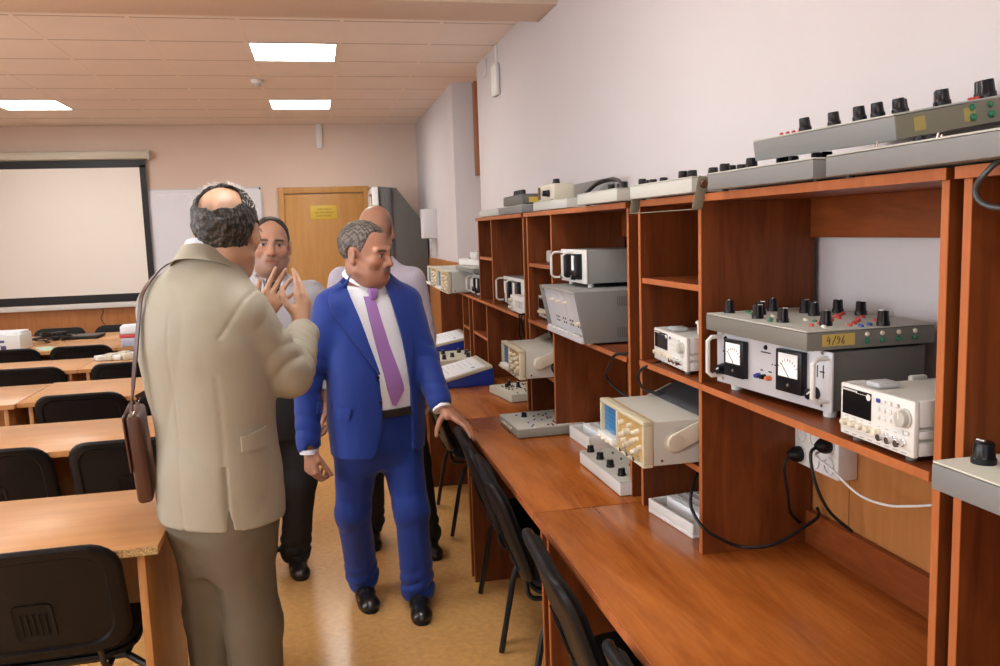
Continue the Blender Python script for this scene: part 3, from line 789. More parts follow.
# --- oscilloscopes
def scope(label, PL, PR, z, d, h, detail=True, yoke=True):
    t, w = place('oscilloscope', label, 'oscilloscope', PL, PR, z, 'cream oscilloscopes')
    MC = mat('scope_case', (.46, .455, .41), .5)
    MB().box(-w/2, w/2, .028, d, .006, h-.003).build('case', MC, t, bevel=.005)
    f = MB()
    f.box(-w/2-.002, w/2+.002, 0, .0278, h-.012, h); f.box(-w/2-.002, w/2+.002, 0, .0278, .003, .012)
    f.box(-w/2-.002, -w/2+.008, 0, .0278, .012, h-.012); f.box(w/2-.008, w/2+.002, 0, .0278, .012, h-.012)
    f.box(-w*.11, -w*.08, 0, .0278, .012, h-.012)
    f.build('front_bezel', mat('scope_bezel', (.55, .51, .37), .45), t, bevel=.003)
    MB().box(-w/2+.0085, -w*.112, .012, .027, .034, h-.0125).build('screen', M_CRT, t)
    f = MB()
    for k in range(1, 8): x = -w/2+.01+(w*.388-.01)*k/8; f.box(x-.0004, x+.0004, .0115, .012, .036, h-.014)
    for k in range(1, 6): zz = .034+(h-.047)*k/6; f.box(-w/2+.01, -w*.114, .0115, .012, zz-.0004, zz+.0004)
    f.build('graticule', mat('graticule_line', (.03, .12, .28), .4), t, smooth=False)
    MB().box(-w/2+.0085, -w*.112, -.012, .0278, .0125, .032).build('lower_lip', M_WHITE, t, bevel=.004)
    MB().box(-w*.0795, w/2-.0085, .008, .0278, .0125, h-.0125).build('control_panel', M_GOLD, t)
    r = random.Random(len(label))
    X0, X1 = -w*.06, w/2-.022
    big = [(.12, .80, .007), (.42, .62, .009), (.12, .42, .007), (.50, .30, .008), (.80, .55, .006), (.82, .80, .006), (.30, .16, .008), (.78, .20, .008), (.5, .85, .006), (.63, .45, .006), (.3, .6, .006), (.92, .36, .006), (.65, .12, .006), (.22, .28, .006), (.68, .70, .006)]
    for u, v, rr_ in big: fknob(t, X0+(X1-X0)*u, .018+(h-.036)*v, rr_, .018 if rr_ > .0085 else .012, M_WSOCK if rr_ < .008 else M_CREAM, y=.008)
    for u in (.25, .55, .85):
        o = inst('connector', 'bnc', lambda: MB().lathe([(.007, 0), (.007, .004), (.0052, .0045), (.0052, .014), (.006, .0145), (.006, .018)], n=12).mesh('connector', [M_CHROME]), t, (X0+(X1-X0)*u, .008, .019)); o.rotation_euler = (PI/2, 0, 0)
    for u in (.2, .5, .8): fknob(t, -w/2+.01+(w*.36)*u, .021, .005, .010, M_WSOCK, y=-.012)
    MB().box(-w/2+.001, w/2-.001, .030, .033, h-.0032, h-.0018).build('trim_line', M_GOLD, t)
    PY = .088 if yoke else .15
    for sx in (-1, 1):
        hb = MB().cyl((sx*w/2, PY, h*.53), (sx*(w/2+.005), PY, h*.53), .029, n=24).cyl((sx*(w/2+.005), PY, h*.53), (sx*(w/2+.016), PY, h*.53), .026, .023, 24).build('handle_pivot', M_CREAM, t, bevel=.0015)
        if yoke: MB().prism([(PY-.016, h*.53+.020), (PY+.018, h*.53-.018), (PY+.16, h*.53+.046), (PY+.145, h*.53+.088)], 'x', sx*(w/2+.006), sx*(w/2+.0155)).build('handle_arm', M_CREAM, t, bevel=.003)
    for sx in (-1, 1):
        for y in (.06, d-.05): MB().cyl((sx*(w/2-.03), y, 0), (sx*(w/2-.03), y, .0065), .010, n=10).build('foot', M_GREYD, t)
        MB().cyl((sx*w/2, .052, .020), (sx*(w/2+.0015), .052, .020), .004, n=8).build('screw', M_CHROME, t)
    return t, w
LS = .9812
scope('cream oscilloscope with blue screen, nearest one, leaning out of the narrow bay', (.80, 2.362), (.80, 2.02), LS, .43, .128)
scope('cream oscilloscope in the second cabinet with a black lead over its side', (.80, 3.755), (.80, 3.405), LS, .43, .130)
scope('cream oscilloscope on the low far cabinet, nearer of the two', (.82, 5.985), (.82, 5.50), SH, .38, .150, yoke=False)
scope('cream oscilloscope on the low far cabinet, farther of the two', (.83, 6.60), (.83, 6.10), SH, .38, .150, yoke=False)
# black folded bag lying on top of the nearest scope
t = thing('instrument_cover', 'dark grey folded dust cover lying on the nearest oscilloscope', 'cover', (1.13, 2.20, LS+.1262))
MB().prism([(-.17, 0), (-.09, .035), (.0, .062), (.115, .066), (.115, 0)], 'y', -.17, .17).build('body', mat('dark_vinyl', (.045, .047, .055), .5), t, bevel=.012, seg=3)

# --- big grey sloped unit and two-dial unit
t, w = place('grey_test_unit', 'large grey test unit with overhanging sloped front in the second cabinet', 'test unit', (.90, 3.28), (.895, 2.79), SH, )
d, h = .35, .19
for x in (-w/2, w/2-.012): MB().prism([(0, .008), (-.036, h), (d, h), (d, .008)], 'x', x, x+.012).build('side_cheek', M_GREYM, t, bevel=.001)
MB().box(-w/2+.0125, w/2-.0125, -.030, d, h-.012, h).build('top_cover', mat('mid_grey_enamel', (.26, .262, .255), .5), t, bevel=.001)
MB().box(-w/2+.0125, w/2-.0125, .02, d-.01, .008, h-.0125).build('chassis', M_GREYD, t)
sl = -.036/(h-.008)
def fp(x, z, dep=0): return (x, .012+sl*(z-.008)+dep, z)
mb = MB(); n = 5; wd = (w-.03)/n
for k in range(n):
    a = -w/2+.015+wd*k+.0015; b = a+wd-.003
    vs = [fp(a, .03), fp(b, .03), fp(b, h-.014), fp(a, h-.014)]
    vs += [(p[0], p[1]+.007, p[2]) for p in vs]
    MB().add(vs, [(0, 1, 2, 3), (7, 6, 5, 4), (0, 4, 5, 1), (1, 5, 6, 2), (2, 6, 7, 3), (3, 7, 4, 0)]).build('module_panel', M_ALU, t)
    if k < 4: MB().cyl(fp(a+.02, h-.05), fp(a+.02, h-.05, -.016), .006, .004, 10).build('switch', M_WSOCK, t) if k else None
    for zz in ((.075, .06) if k else ()):
        for xx in (.3, .6): MB().cyl(fp(a+wd*xx, zz), fp(a+wd*xx, zz, -.003), .0035, n=8).build('socket', M_KNOB, t)
MB().cyl(fp(w/2-.05, .075), fp(w/2-.05, .075, -.022), .007, .005, 10).build('switch', M_WSOCK, t)
MB().box(-w/2+.013, w/2-.013, -.012, .02, .006, .026).build('lower_ledge', M_ALU, t, bevel=.003)
for k in range(7):
    MB().box(-w/2+.04+k*.06, -w/2+.075+k*.06, -.014, -.004, .0262, .034).build('key_switch', M_WHITE, t, bevel=.002)
for zz in (.135, .025):
    f = MB()
    for k in range(14): f.box(w/2, w/2+.0007, .12+.008*k, .1235+.008*k, zz, zz+.035)
    f.build('vent', M_GREYD, t, smooth=False)
MB().box(w/2, w/2+.001, .285, .305, .06, .12).build('side_slot', M_KNOB, t)
for sx in (-1, 1):
    for y in (.03, d-.05): MB().cyl((sx*(w/2-.04), y, 0), (sx*(w/2-.04), y, .0085), .012, n=10).build('foot', M_WHITE, t)
def dial_unit(label, PL, PR, z, d, h):
    t, w = place('dial_unit', label, 'meter unit', PL, PR, z, 'two-dial meter units')
    MB().box(-w/2+.002, w/2-.002, .006, d, .016, h-.001).build('case', mat('mid_grey_enamel', (.26, .262, .255), .5), t, bevel=.003)
    MB().box(-w/2, w/2, 0, .0055, .015, h).build('front_panel', M_WHITE, t, bevel=.001)
    for x in (-w*.20, w*.23):
        m = MB().box(x-w*.12, x+w*.12, -.02, -.0002, .03, h-.015).build('meter', M_KNOB, t, bevel=.002)
        MB().box(x-w*.09, x-w*.005, -.0212, -.0202, h*.45, h-.022).build('dial', M_DIAL, m)
        fknob(t, x+w*.03, .038, .010, .016, M_KNOB, y=-.02)
    handle(t, -w/2+.01, .028, h-.012, .045, .005); handle(t, w*.02, .028, h-.012, .045, .005)
    for sx in (-1, 1):
        for y in (.03, d-.04): MB().cyl((sx*(w/2-.04), y, 0), (sx*(w/2-.04), y, .0165), .011, n=10).build('foot', M_WHITE, t)
    return t
dial_unit('grey two-dial unit with white handles on top of the big sloped unit', (.955, 3.27), (.958, 2.955), SH+.1902, .28, .14)
dial_unit('grey two-dial unit with white handle in the third cabinet', (1.0, 4.575), (1.0, 4.09), SH, .22, .16)
dial_unit('grey two-dial unit beside the end panel of the third cabinet', (.97, 5.37), (.97, 5.03), SH, .25, .135)
t, w = place('small_supply', 'small white supply box with cream knobs in the third cabinet', 'power supply', (.945, 4.18), (.945, 3.885), SH)
MB().box(-w/2, w/2, 0, .05, .004, .085).build('case', M_WHITE, t, bevel=.004)
for z in (.025, .06): fknob(t, -w/2+.04, z, .010, .02, M_CREAM)
for k in range(3): MB().box(-.02+.05*k, .01+.05*k, -.002, -.0002, .03, .065).build('switch', M_GREYP, t)
# --- panels on the desks
DK = .7502
t, w = trainer('white panel with four black knobs in a row, under the nearest oscilloscope', (.900, 2.90), (.905, 2.487), DK, .30, .050, [(.12+.20*k+.0*k, .22, .012, .024) for k in range(1, 5)] if 0 else [(.07, .11, .0135, .024), (.32, .11, .0135, .024), (.57, .11, .0135, .024), (.83, .11, .0135, .024)], pairs([(.1+.16*k, .5, 'k') for k in range(6)]+[(.18+.2*k, .34, 'g') for k in range(4)]), body=M_WHITE, top=M_GREYP)
def tray(label, PL, PR, d, h=.05):
    t, w = place('white_tray', label, 'instrument tray', PL, PR, DK, 'white instrument trays')
    f = MB().box(-w/2, w/2, 0, d, 0, .012).box(-w/2, w/2, 0, .012, .012, h).box(-w/2, w/2, d-.012, d, .012, h).box(-w/2, -w/2+.012, .012, d-.012, .012, h).box(w/2-.012, w/2, .012, d-.012, .012, h)
    f.build('case', M_WHITE, t, bevel=.002)
    MB().box(-w/2+.022, w/2-.022, .05, d-.02, .013, h+.008).build('inner_block', M_PAPER, t, bevel=.003)
    f = MB()
    for k in range(5): f.box(-w/2+.024, w/2-.024, .08+.03*k, .085+.03*k, h+.0081, h+.0095)
    for k in range(5): f.cyl((-w/4+.02*k, .07, h+.008), (-w/4+.02*k, .07, h+.012), .003, n=6)
    f.build('slot', M_GREYP, t, smooth=False)
tray('white tray with papers left of the four-knob panel', (.982, 3.30), (.990, 3.07), .24)
tray('white tray under the nearest oscilloscope beside the dividing panel', (.940, 2.335), (.968, 2.085), .24, .042)
trainer('grey panel with one black knob and white lugs, on the second desk', (.755, 3.640), (.768, 3.325), DK, .30, .042, [(.30, .30)], scat(3, 26, 'kkkrrbb', .15, .95, .2, .9)+[(.97, .25+.12*k, 'w') for k in range(5)], body=mat('stone_grey', (.27, .27, .24), .5))
t2 = [o for o in COL.objects if o.name.startswith('trainer_panel')][-1]
for k in range(5): socket(t2, -.09+.035*k, 0, .024, 'w', .006, .008, 'front')
trainer('cream panel with dark component symbols under the second oscilloscope', (.855, 4.355), (.905, 4.045), DK, .25, .042, [(.2, .35, .010, .03), (.42, .45, .010, .03), (.30, .25, .010, .018)], scat(8, 30, 'kkkk', .12, .9, .15, .8), body=M_CREAM, top=mat('cream_plate', (.62, .60, .50), .5))
trainer('cream panel full of small black knobs behind the blue-based board', (.66, 5.72), (.68, 5.30), DK, .38, .042, [(.12, .2, .014, .03), (.3, .32, .014, .03), (.5, .18, .014, .03), (.68, .4, .014, .03), (.85, .22, .014, .03), (.25, .62, .014, .03), (.5, .7, .014, .03), (.78, .66, .014, .03)], [], body=M_CREAM, top=mat('cream_plate', (.62, .60, .50), .5))
def wedge(label, PL, PR, d, h0, h1):
    t, w = place('experiment_board', label, 'experiment board', PL, PR, DK, 'blue-based experiment boards')
    MB().prism([(0, 0), (0, h0), (d, h1), (d, 0)], 'x', -w/2, w/2).build('base', M_BLUEB, t, bevel=.006)
    s = math.atan2(h1-h0, d); o = MB().box(-w/2-.004, w/2+.004, -.006, d+.004, .0015, .02).build('top_plate', M_CREAM, t, bevel=.003); o.location = (0, 0, h0); o.rotation_euler = (s, 0, 0)
    p = MB().box(-w/2+.02, w/2-.02, .02, d-.03, .0201, .0208).build('sheet', M_PAPER, o)
    f = MB(); r = random.Random(2)
    for k in range(7):
        y = .05+.03*k; f.box(-w*.35, -w*.35+r.uniform(.2, .6)*w, y, y+.0025, .0208, .0212)
    f.box(w*.25, w*.33, .21, .23, .0208, .0225)
    f.build('diagram', mat('grey_print', (.35, .35, .38), .6), o, smooth=False)
wedge('blue-based experiment board with white printed top, nearest on the third desk', (.60, 4.95), (.615, 4.555), .31, .024, .098)
wedge('blue-based experiment board with white printed top, farther away behind the knob panel', (.72, 6.50), (.745, 6.02), .34, .022, .080)
# --- panel standing out of the cabinet at the right edge
trainer('grey panel with large black knob sticking out of the shelf at the right picture edge', (.868, 1.050), (.872, .63), SH1+.002, .32, .047, [(.085, .18, .016, .032), (.6, .3, .017, .032)], [(.10, .27, 'b'), (.115, .30, 'b'), (.115, .25, 'b'), (.128, .33, 'b'), (.3, .3, 'k'), (.33, .36, 'k')], top=mat('pale_green_plate', (.58, .60, .52), .5))
# --- panels on top of the cabinets
TZ = 1.6902
GT = 'panels along the cabinet tops'
trainer('light grey panel with small knobs on the nearest cabinet top, left of the seam', (.897, 1.842), (.905, 1.425), TZ, .34, .043, [(.12, .25), (.2, .5), (.36, .3), (.44, .55), (.5, .8), (.66, .3, .012, .02)], scat(21, 12, 'wwr'), group=GT, kr=.0145, kh=.030)
trainer('long light grey panel on the cabinet top at the right, under the tilted panel', (.905, 1.385), (.895, .80), TZ, .34, .043, [(.2, .3, .012, .02), (.5, .5), (.8, .4)], scat(22, 18, 'rrw'), group=GT, kr=.0145, kh=.030, toggles=[(.12, .15), (.28, .3), (.34, .2)], top=M_GREYP)
t, w = trainer('tilted olive-grey panel resting on the other panels at the top right', (.947, 1.713), (.985, 1.30), 1.750, .30, .046,
        [(.32, .12, .012, .026), (.46, .20, .012, .026), (.70, .12, .012, .026), (.78, .16, .012, .026), (.86, .22, .012, .026), (.62, .55, .012, .026), (.93, .45, .013, .028), (.80, .62, .013, .028), (.94, .78, .014, .032), (.86, .86, .014, .032)],
        [(.1+.03*k, .15+.02*k, 'r') for k in range(5)]+[(.9+.02*k, .7, 'r') for k in range(3)]+[(.5, .7, 'g'), (.9, .97, 'g'), (.94, .97, 'g')], side=[(.56, .35, 'g'), (.70, .35, 'g'), (.86, .35, 'g'), (.56, .72, 'g'), (.70, .72, 'g'), (.86, .72, 'g')], body=M_GREYM, group=GT, kr=.0145, kh=.030, feet=False)
t.rotation_euler = (math.radians(8.5), 0, t.rotation_euler.z); t.location.z = 1.749
MB().box(w/2, w/2+.0006, .002, .298, .0015, .041).build('end_plate', M_OLIVE, t)
for u in (.06, .28): MB().box(w/2+.0007, w/2+.0012, u*.5+.01, u*.5+.035, .010, .034).build('tape_mark', mat('old_tape', (.40, .33, .10), .7), t)
for u in (.56, .70, .86): socket(t, w/2+.0006, u*.3, .016, 'g', .0068, .007, 'right')
# panel on a bail stand
t, w = trainer('pale panel on a tilting bail stand at the front of the second cabinet top', (.90, 2.352), (.90, 1.935), TZ, .33, .043, [(.36, .3), (.42, .35), (.47, .5), (.64, .4), (.80, .45), (.86, .5), (.95, .3), (.98, .5)], scat(23, 8, 'wr'), group=GT, kr=.0145, kh=.030, body=mat('pale_grey_enamel', (.50, .515, .48), .5))
f = MB()
for sx in (-1, 1):
    f.prism([(.046, .040), (.018, .044), (.0, -.030), (.0, -.036), (.026, -.036)], 'x', sx*(w/2+.002), sx*(w/2+.005))
f.box(-w/2-.005, w/2+.005, -.001, .025, -.0385, -.0362)
f.build('bail_stand', M_OLIVE, t, bevel=.001)
MB().cyl((w/2+.005, .030, .024), (w/2+.013, .030, .024), .011, .008, 14).build('pivot_screw', mat('brown_knob', (.08, .035, .015), .4), t)
trainer('pale panel with a yellow mark on its end, on the second cabinet top', (.90, 2.865), (.90, 2.462), TZ, .33, .043, [(.08, .35), (.2, .4), (.5, .3), (.62, .5), (.72, .5), (.80, .35), (.93, .5)], scat(24, 8, 'w'), group=GT, kr=.0145, kh=.030, body=mat('pale_grey_enamel', (.50, .515, .48), .5))
tp = [o for o in COL.objects if o.name.startswith('trainer_panel')][-1]
MB().box(.2015+.0002, .2025, .06, .10, .008, .03).build('yellow_mark', mat('yellow_tape', (.62, .45, .06), .6), tp)
trainer('light grey panel with pink sockets under the beige block, third along from the far end', (.945, 3.66), (.95, 3.16), TZ, .30, .043, [(.42, .12, .011, .024)], [(.5+.05*k, .5, 'r') for k in range(4)], group=GT, kr=.0145, kh=.030, body=mat('pale_grey_enamel', (.50, .515, .48), .5))
trainer('light grey panel under the small dark panel at the far cabinet top', (.955, 4.43), (.955, 3.92), TZ, .29, .043, [], [], group=GT, kr=.0145, kh=.030)
trainer('low light grey panel at the very end of the far cabinet top', (.955, 4.985), (.955, 4.46), TZ, .29, .042, [(.55, .4, .012, .022)], [], group=GT, kr=.0145, kh=.030, body=mat('pale_grey_enamel', (.50, .515, .48), .5))
trainer('small dark grey panel with four knobs and yellow end label, cabinet top', (.965, 4.36), (.965, 3.93), TZ+.0435, .26, .05, [(.30, .15, .014, .026), (.42, .15, .014, .026), (.54, .15, .014, .026), (.66, .15, .014, .026), (.95, .8, .012, .022)], [], group=GT, kr=.0145, kh=.030, body=M_GREYD, top=M_GREYD)
tp = [o for o in COL.objects if o.name.startswith('trainer_panel')][-1]
MB().box(.2152, .216, .03, .21, .010, .035).build('yellow_mark', mat('yellow_tape', (.62, .45, .06), .6), tp)
t = thing('beige_block', 'upright beige block with a dark knob on a panel at the far cabinet top', 'instrument', (1.0, 3.52, TZ+.0435), -PI/2)
MB().box(-.14, .09, -.03, .07, 0, .07).build('body', M_CREAM, t, bevel=.012, seg=3)
knob(t, .05, -.0, .07, .016, .02); fknob(t, .04, .030, .014, .03, M_KNOB, y=-.03)
MB().box(-.13, -.10, -.034, -.0302, .01, .062).build('brown_end', mat('brown_knob', (.08, .035, .015), .4), t)
t = thing('sloped_board', 'grey sloping board leaning behind the beige block on the cabinet top', 'board', (1.15, 3.60, TZ+.0435), -PI/2)
MB().prism([(-.05, 0), (.05, .085), (.06, .085), (.06, 0)], 'x', -.27, .27).build('body', M_GREYM, t, bevel=.003)
t = tag(MB().tube(smoothpath([(1.0, 3.08, 1.742), (1.02, 3.0, 1.775), (1.05, 2.93, 1.785), (1.05, 2.85, 1.775), (1.04, 2.80, 1.755), (1.03, 2.77, 1.742)]), .008, 8).build('coiled_lead', M_BLACKP), 'thick black lead arching over the panels on the second cabinet top', 'cable')
# junk on the far scopes
trainer('grey panel lying across the far oscilloscopes', (.90, 5.62), (.91, 5.03), SH+.1505, .30, .036, [(.3, .4)], [], group=GT, kr=.0145, kh=.030)
for dz, y0, y1, rz, lb in ((.187, 5.55, 5.15, .2, 'pale instrument lying on the grey panel at the far cabinet, lower one'), (.231, 5.48, 5.12, -.15, 'pale instrument lying on the grey panel at the far cabinet, upper one')):
    t, w = trainer(lb, (.95, y0), (.98, y1), SH+dz, .24, .044, [(.3, .3, .01, .02), (.6, .5, .01, .02)], scat(31, 8, 'kk'), group=GT, kr=.0145, kh=.030, body=M_WHITE, top=M_WHITE)
    t.rotation_euler.z += rz
# --- sockets, plugs and cables
t = thing('socket_strip', 'white multiple socket outlet on the wainscot under the nearest shelf', 'socket', (1.2675, 1.90, 1.04))
MB().box(-.055, 0, -.115, .085, -.062, .062).build('casing', M_WHITE, t, bevel=.004)
for k in range(3):
    o = MB().lathe([(.023, 0), (.023, .004), (.018, .004), (.018, -.004)], n=18).build('outlet', M_WHITE, t, loc=(-.0552, .045-.062*k, .022)); o.rotation_euler = (0, -PI/2, 0)
    o = MB().lathe([(.023, 0), (.023, .004), (.018, .004), (.018, -.004)], n=18).build('outlet', M_WHITE, t, loc=(-.0552, .045-.062*k, -.032)); o.rotation_euler = (0, -PI/2, 0)
def plug(label, loc, path):
    t = thing('power_plug', label, 'plug', loc)
    MB().lathe([(.021, 0), (.021, .012), (.017, .022), (.008, .034)], n=16).build('body', M_BLACKP, t).rotation_euler = (0, -PI/2, 0)
    MB().tube(smoothpath(path), .0042, 8).build('lead', M_BLACKP, t)
plug('black mains plug at the left of the socket outlet', (1.208, 1.945, 1.008), [(-.03, 0, 0), (-.045, 0, -.03), (-.035, .0, -.10), (-.02, .01, -.16), (.02, .03, -.20)])
plug('black mains plug at the right of the white socket outlet', (1.208, 1.821, 1.062), [(-.03, 0, 0), (-.05, -.004, -.02), (-.045, -.02, -.09), (-.02, -.04, -.155), (.03, -.06, -.205)])
tag(MB().tube(smoothpath([(1.205, 1.835, 1.045), (1.16, 1.80, 1.045), (1.15, 1.72, 1.035), (1.16, 1.63, 1.0), (1.18, 1.56, .995), (1.2, 1.50, 1.01), (1.22, 1.47, 1.02)]), .003, 8).build('white_lead', M_WHITE), 'thin white lead curving below the nearest middle shelf', 'cable')
tag(MB().tube(smoothpath([(1.252, 1.93, .86), (1.235, 1.90, .849), (1.19, 1.887, .832), (1.12, 1.886, .80), (1.07, 1.895, .787), (1.02, 1.92, .785), (.975, 1.935, .805), (.934, 1.95, .835), (.926, 2.00, .872), (.935, 2.02, .905), (.965, 2.05, .945), (1.0, 2.06, .962)]), .0045, 8).build('power_cable', M_BLACKP), 'black cable looping from the kick board past the dividing panel to the nearest oscilloscope', 'cable')
tag(MB().tube(smoothpath([(1.19, .93, TZ+.004), (1.0, .99, TZ+.006), (.935, 1.004, TZ+.004), (.915, 1.02, 1.675), (.913, 1.035, 1.653), (.917, 1.025, 1.634), (.93, .995, 1.626), (.99, .96, 1.63)]), .0042, 8).build('hanging_cable', mat('grey_cable', (.03, .03, .03), .4)), 'grey cable loop hanging over the cabinet top edge at the far right', 'cable')
tag(MB().tube(smoothpath([(1.0, 2.33, 1.212), (.95, 2.31, 1.209), (.925, 2.35, 1.185), (.925, 2.36, 1.15), (.94, 2.34, 1.125), (1.0, 2.30, 1.112)]), .0045, 8).build('power_cable', M_BLACKP), 'black cable dropping from the second generator over the shelf edge', 'cable')
tag(MB().tube(smoothpath([(1.10, 2.56, 1.213), (.96, 2.52, 1.212), (.925, 2.56, 1.205), (.925, 2.62, 1.165), (.94, 2.69, 1.10), (1.0, 2.62, 1.04), (1.15, 2.60, .98)]), .005, 8).build('power_cable', M_BLACKP), 'black cable hanging below the big grey sloped unit', 'cable')
tag(MB().tube(smoothpath([(.925, 3.86, 1.212), (.92, 3.84, 1.19), (.94, 3.88, 1.12), (1.0, 3.95, 1.05)]), .005, 8).tube(smoothpath([(1.05, 3.9, 1.212), (.93, 3.88, 1.213), (.918, 3.87, 1.19), (.93, 3.92, 1.10), (1.02, 4.0, 1.0)]), .005, 8).build('power_cable', M_BLACKP), 'black cables hanging over the middle shelf of the third cabinet', 'cable')
tag(MB().tube(smoothpath([(1.18, 3.398, 1.05), (1.08, 3.394, 1.07), (1.0, 3.392, 1.075), (.955, 3.395, 1.06), (.94, 3.395, 1.03), (.96, 3.394, 1.0), (1.02, 3.394, .985)]), .004, 8).build('test_lead', M_BLACKP), 'black lead looped over the handle of the second oscilloscope', 'cable')
# ------------------------------------------------------------------ people: smooth distance fields turned into one surface
V3 = lambda *a: np.array(a, float)
def nrm(v): v = np.array(v, float); return v/np.linalg.norm(v)
def Rz(a): c, s = math.cos(a), math.sin(a); return np.array([[c, -s, 0], [s, c, 0], [0, 0, 1.]])
def Rx(a): c, s = math.cos(a), math.sin(a); return np.array([[1., 0, 0], [0, c, -s], [0, s, c]])
def Ry(a): c, s = math.cos(a), math.sin(a); return np.array([[c, 0, s], [0, 1., 0], [-s, 0, c]])
_camR = np.array([_R[:], _U[:], _f[:]])
def at(px, py, Y):
    """the point of the room at depth Y seen at that place of the photograph"""
    d = (px-500)/FPX*_camR[0] - (py-333)/FPX*_camR[1] + _camR[2]
    return d*(Y/d[1]) + V3(0, 0, 1.62)

class RC:      # tapered capsule
    def __init__(s, a, b, ra, rb, k=.01, sub=False, wr=None):
        s.a, s.b, s.ra, s.rb, s.k, s.sub, s.wr = np.array(a, float), np.array(b, float), ra, rb, k, sub, wr
        m = max(ra, rb); s.lo = np.minimum(s.a, s.b)-m; s.hi = np.maximum(s.a, s.b)+m
    def d(s, P):
        ba = s.b-s.a; L2 = ba@ba+1e-12
        pa = P-s.a; t = np.clip(pa@ba/L2, 0, 1)
        q = pa - t[:, None]*ba
        d = np.sqrt((q*q).sum(1)) - (s.ra+(s.rb-s.ra)*t)
        if s.wr:
            e = nrm(np.cross(ba, [.3, .2, .9])); e2 = nrm(np.cross(ba, e)); L = math.sqrt(L2)
            for amp, wl, t0, wd, ph in s.wr:
                u = q@e; v = q@e2
                d = d + amp*np.exp(-((t-t0)/wd)**2)*(.75-1.5*np.abs(np.sin(PI*(t*L/wl + ph) + u*13 + .9*np.sin(v*30+ph*9)))**.8)
        return d
class EL:      # ellipsoid
    def __init__(s, c, r, M=None, k=.01, sub=False):
        s.c, s.r, s.M, s.k, s.sub = np.array(c, float), np.array(r, float), M, k, sub
        m = max(r); s.lo = s.c-m; s.hi = s.c+m
    def d(s, P):
        q = P-s.c
        if s.M is not None: q = q@s.M
        k0 = np.sqrt(((q/s.r)**2).sum(1)); k1 = np.sqrt(((q/s.r**2)**2).sum(1))+1e-9
        return k0*(k0-1)/k1
def dense(S, k=6):
    # smooth curve through the sections
    z = S[:, 0]; n = len(z)
    if n < 3: return S
    h = np.diff(z); dl = np.diff(S, axis=0)/h[:, None]
    m = np.zeros_like(S); m[0] = dl[0]; m[-1] = dl[-1]
    for i in range(1, n-1):
        w = (dl[i-1]*h[i]+dl[i]*h[i-1])/(h[i]+h[i-1]); m[i] = w
    out = []
    for i in range(n-1):
        for j in range(k):
            t = j/k; a = 2*t**3-3*t*t+1; b = t**3-2*t*t+t; c = -2*t**3+3*t*t; d = t**3-t*t
            r = a*S[i]+b*h[i]*m[i]+c*S[i+1]+d*h[i]*m[i+1]; r[0] = z[i]+t*h[i]; out.append(r)
    out.append(S[-1]); return np.array(out)
class LO:      # stack of rounded cross-sections (z, cx, cy, a, b)
    def __init__(s, secs, o, M, k=.02, n=2.3, sub=False, noise=None):
        s.S = dense(np.array(sorted(secs), float)); s.o, s.M, s.k, s.n, s.sub, s.noise = np.array(o, float), M, k, n, sub, noise
        m = s.S[:, 3:5].max()+abs(s.S[:, 1:3]).max(); s.lo = np.array([s.o[0]-m, s.o[1]-m, s.S[0, 0]]); s.hi = np.array([s.o[0]+m, s.o[1]+m, s.S[-1, 0]])
    def d(s, P):
        q = (P-np.array([s.o[0], s.o[1], 0]))@s.M
        z = q[:, 2]; S = s.S
        cx, cy, a, b = (np.interp(z, S[:, 0], S[:, i]) for i in (1, 2, 3, 4))
        x = np.abs(q[:, 0]-cx)/a; y = np.abs(q[:, 1]-cy)/b
        k = (x**s.n+y**s.n)**(1/s.n)
        d = (k-1)*np.minimum(a, b)*.92
        if s.noise is not None: d = d + s.noise(q)
        return np.maximum(d, np.maximum(z-S[-1, 0], S[0, 0]-z))
def smin(a, b, k):
    h = np.clip(.5+.5*(b-a)/k, 0, 1)
    return b+(a-b)*h-k*h*(1-h)
def field(prims, P, pad=None):
    d = np.full(len(P), 1.0)
    if pad is not None: lo, hi = P.min(0)-pad, P.max(0)+pad
    for p in prims:
        if pad is not None and ((p.lo-p.k > hi).any() or (p.hi+p.k < lo).any()): continue
        e = p.d(P)
        d = -smin(-d, e, p.k) if p.sub else smin(d, e, p.k)
    return d
def polygonize(prims, v, post=None, B=16):
    pos = [p for p in prims if not p.sub]
    lo = np.min([p.lo for p in pos], 0)-4*v; hi = np.max([p.hi for p in pos], 0)+4*v
    nb = np.ceil((hi-lo)/(B*v)).astype(int)+1
    gx, gy, gz = np.meshgrid(*[np.arange(n) for n in nb], indexing='ij')
    bc = np.stack([gx, gy, gz], -1).reshape(-1, 3)
    cen = lo+(bc+.5)*B*v
    dc = field(prims, cen)
    half = .87*B*v*1.35+.03
    D = np.repeat(np.repeat(np.repeat(np.where(dc < 0, -.1, .1).reshape(nb), B, 0), B, 1), B, 2).astype(np.float32)
    off = np.stack(np.meshgrid(*[np.arange(B)]*3, indexing='ij'), -1).reshape(-1, 3)*v
    for b in bc[np.abs(dc) < half]:
        P = lo+b*B*v+off
        d = field(prims, P, pad=.03)
        if post: d = post(P, d)
        D[b[0]*B:(b[0]+1)*B, b[1]*B:(b[1]+1)*B, b[2]*B:(b[2]+1)*B] = d.reshape(B, B, B)
    return nets(D, lo, v)
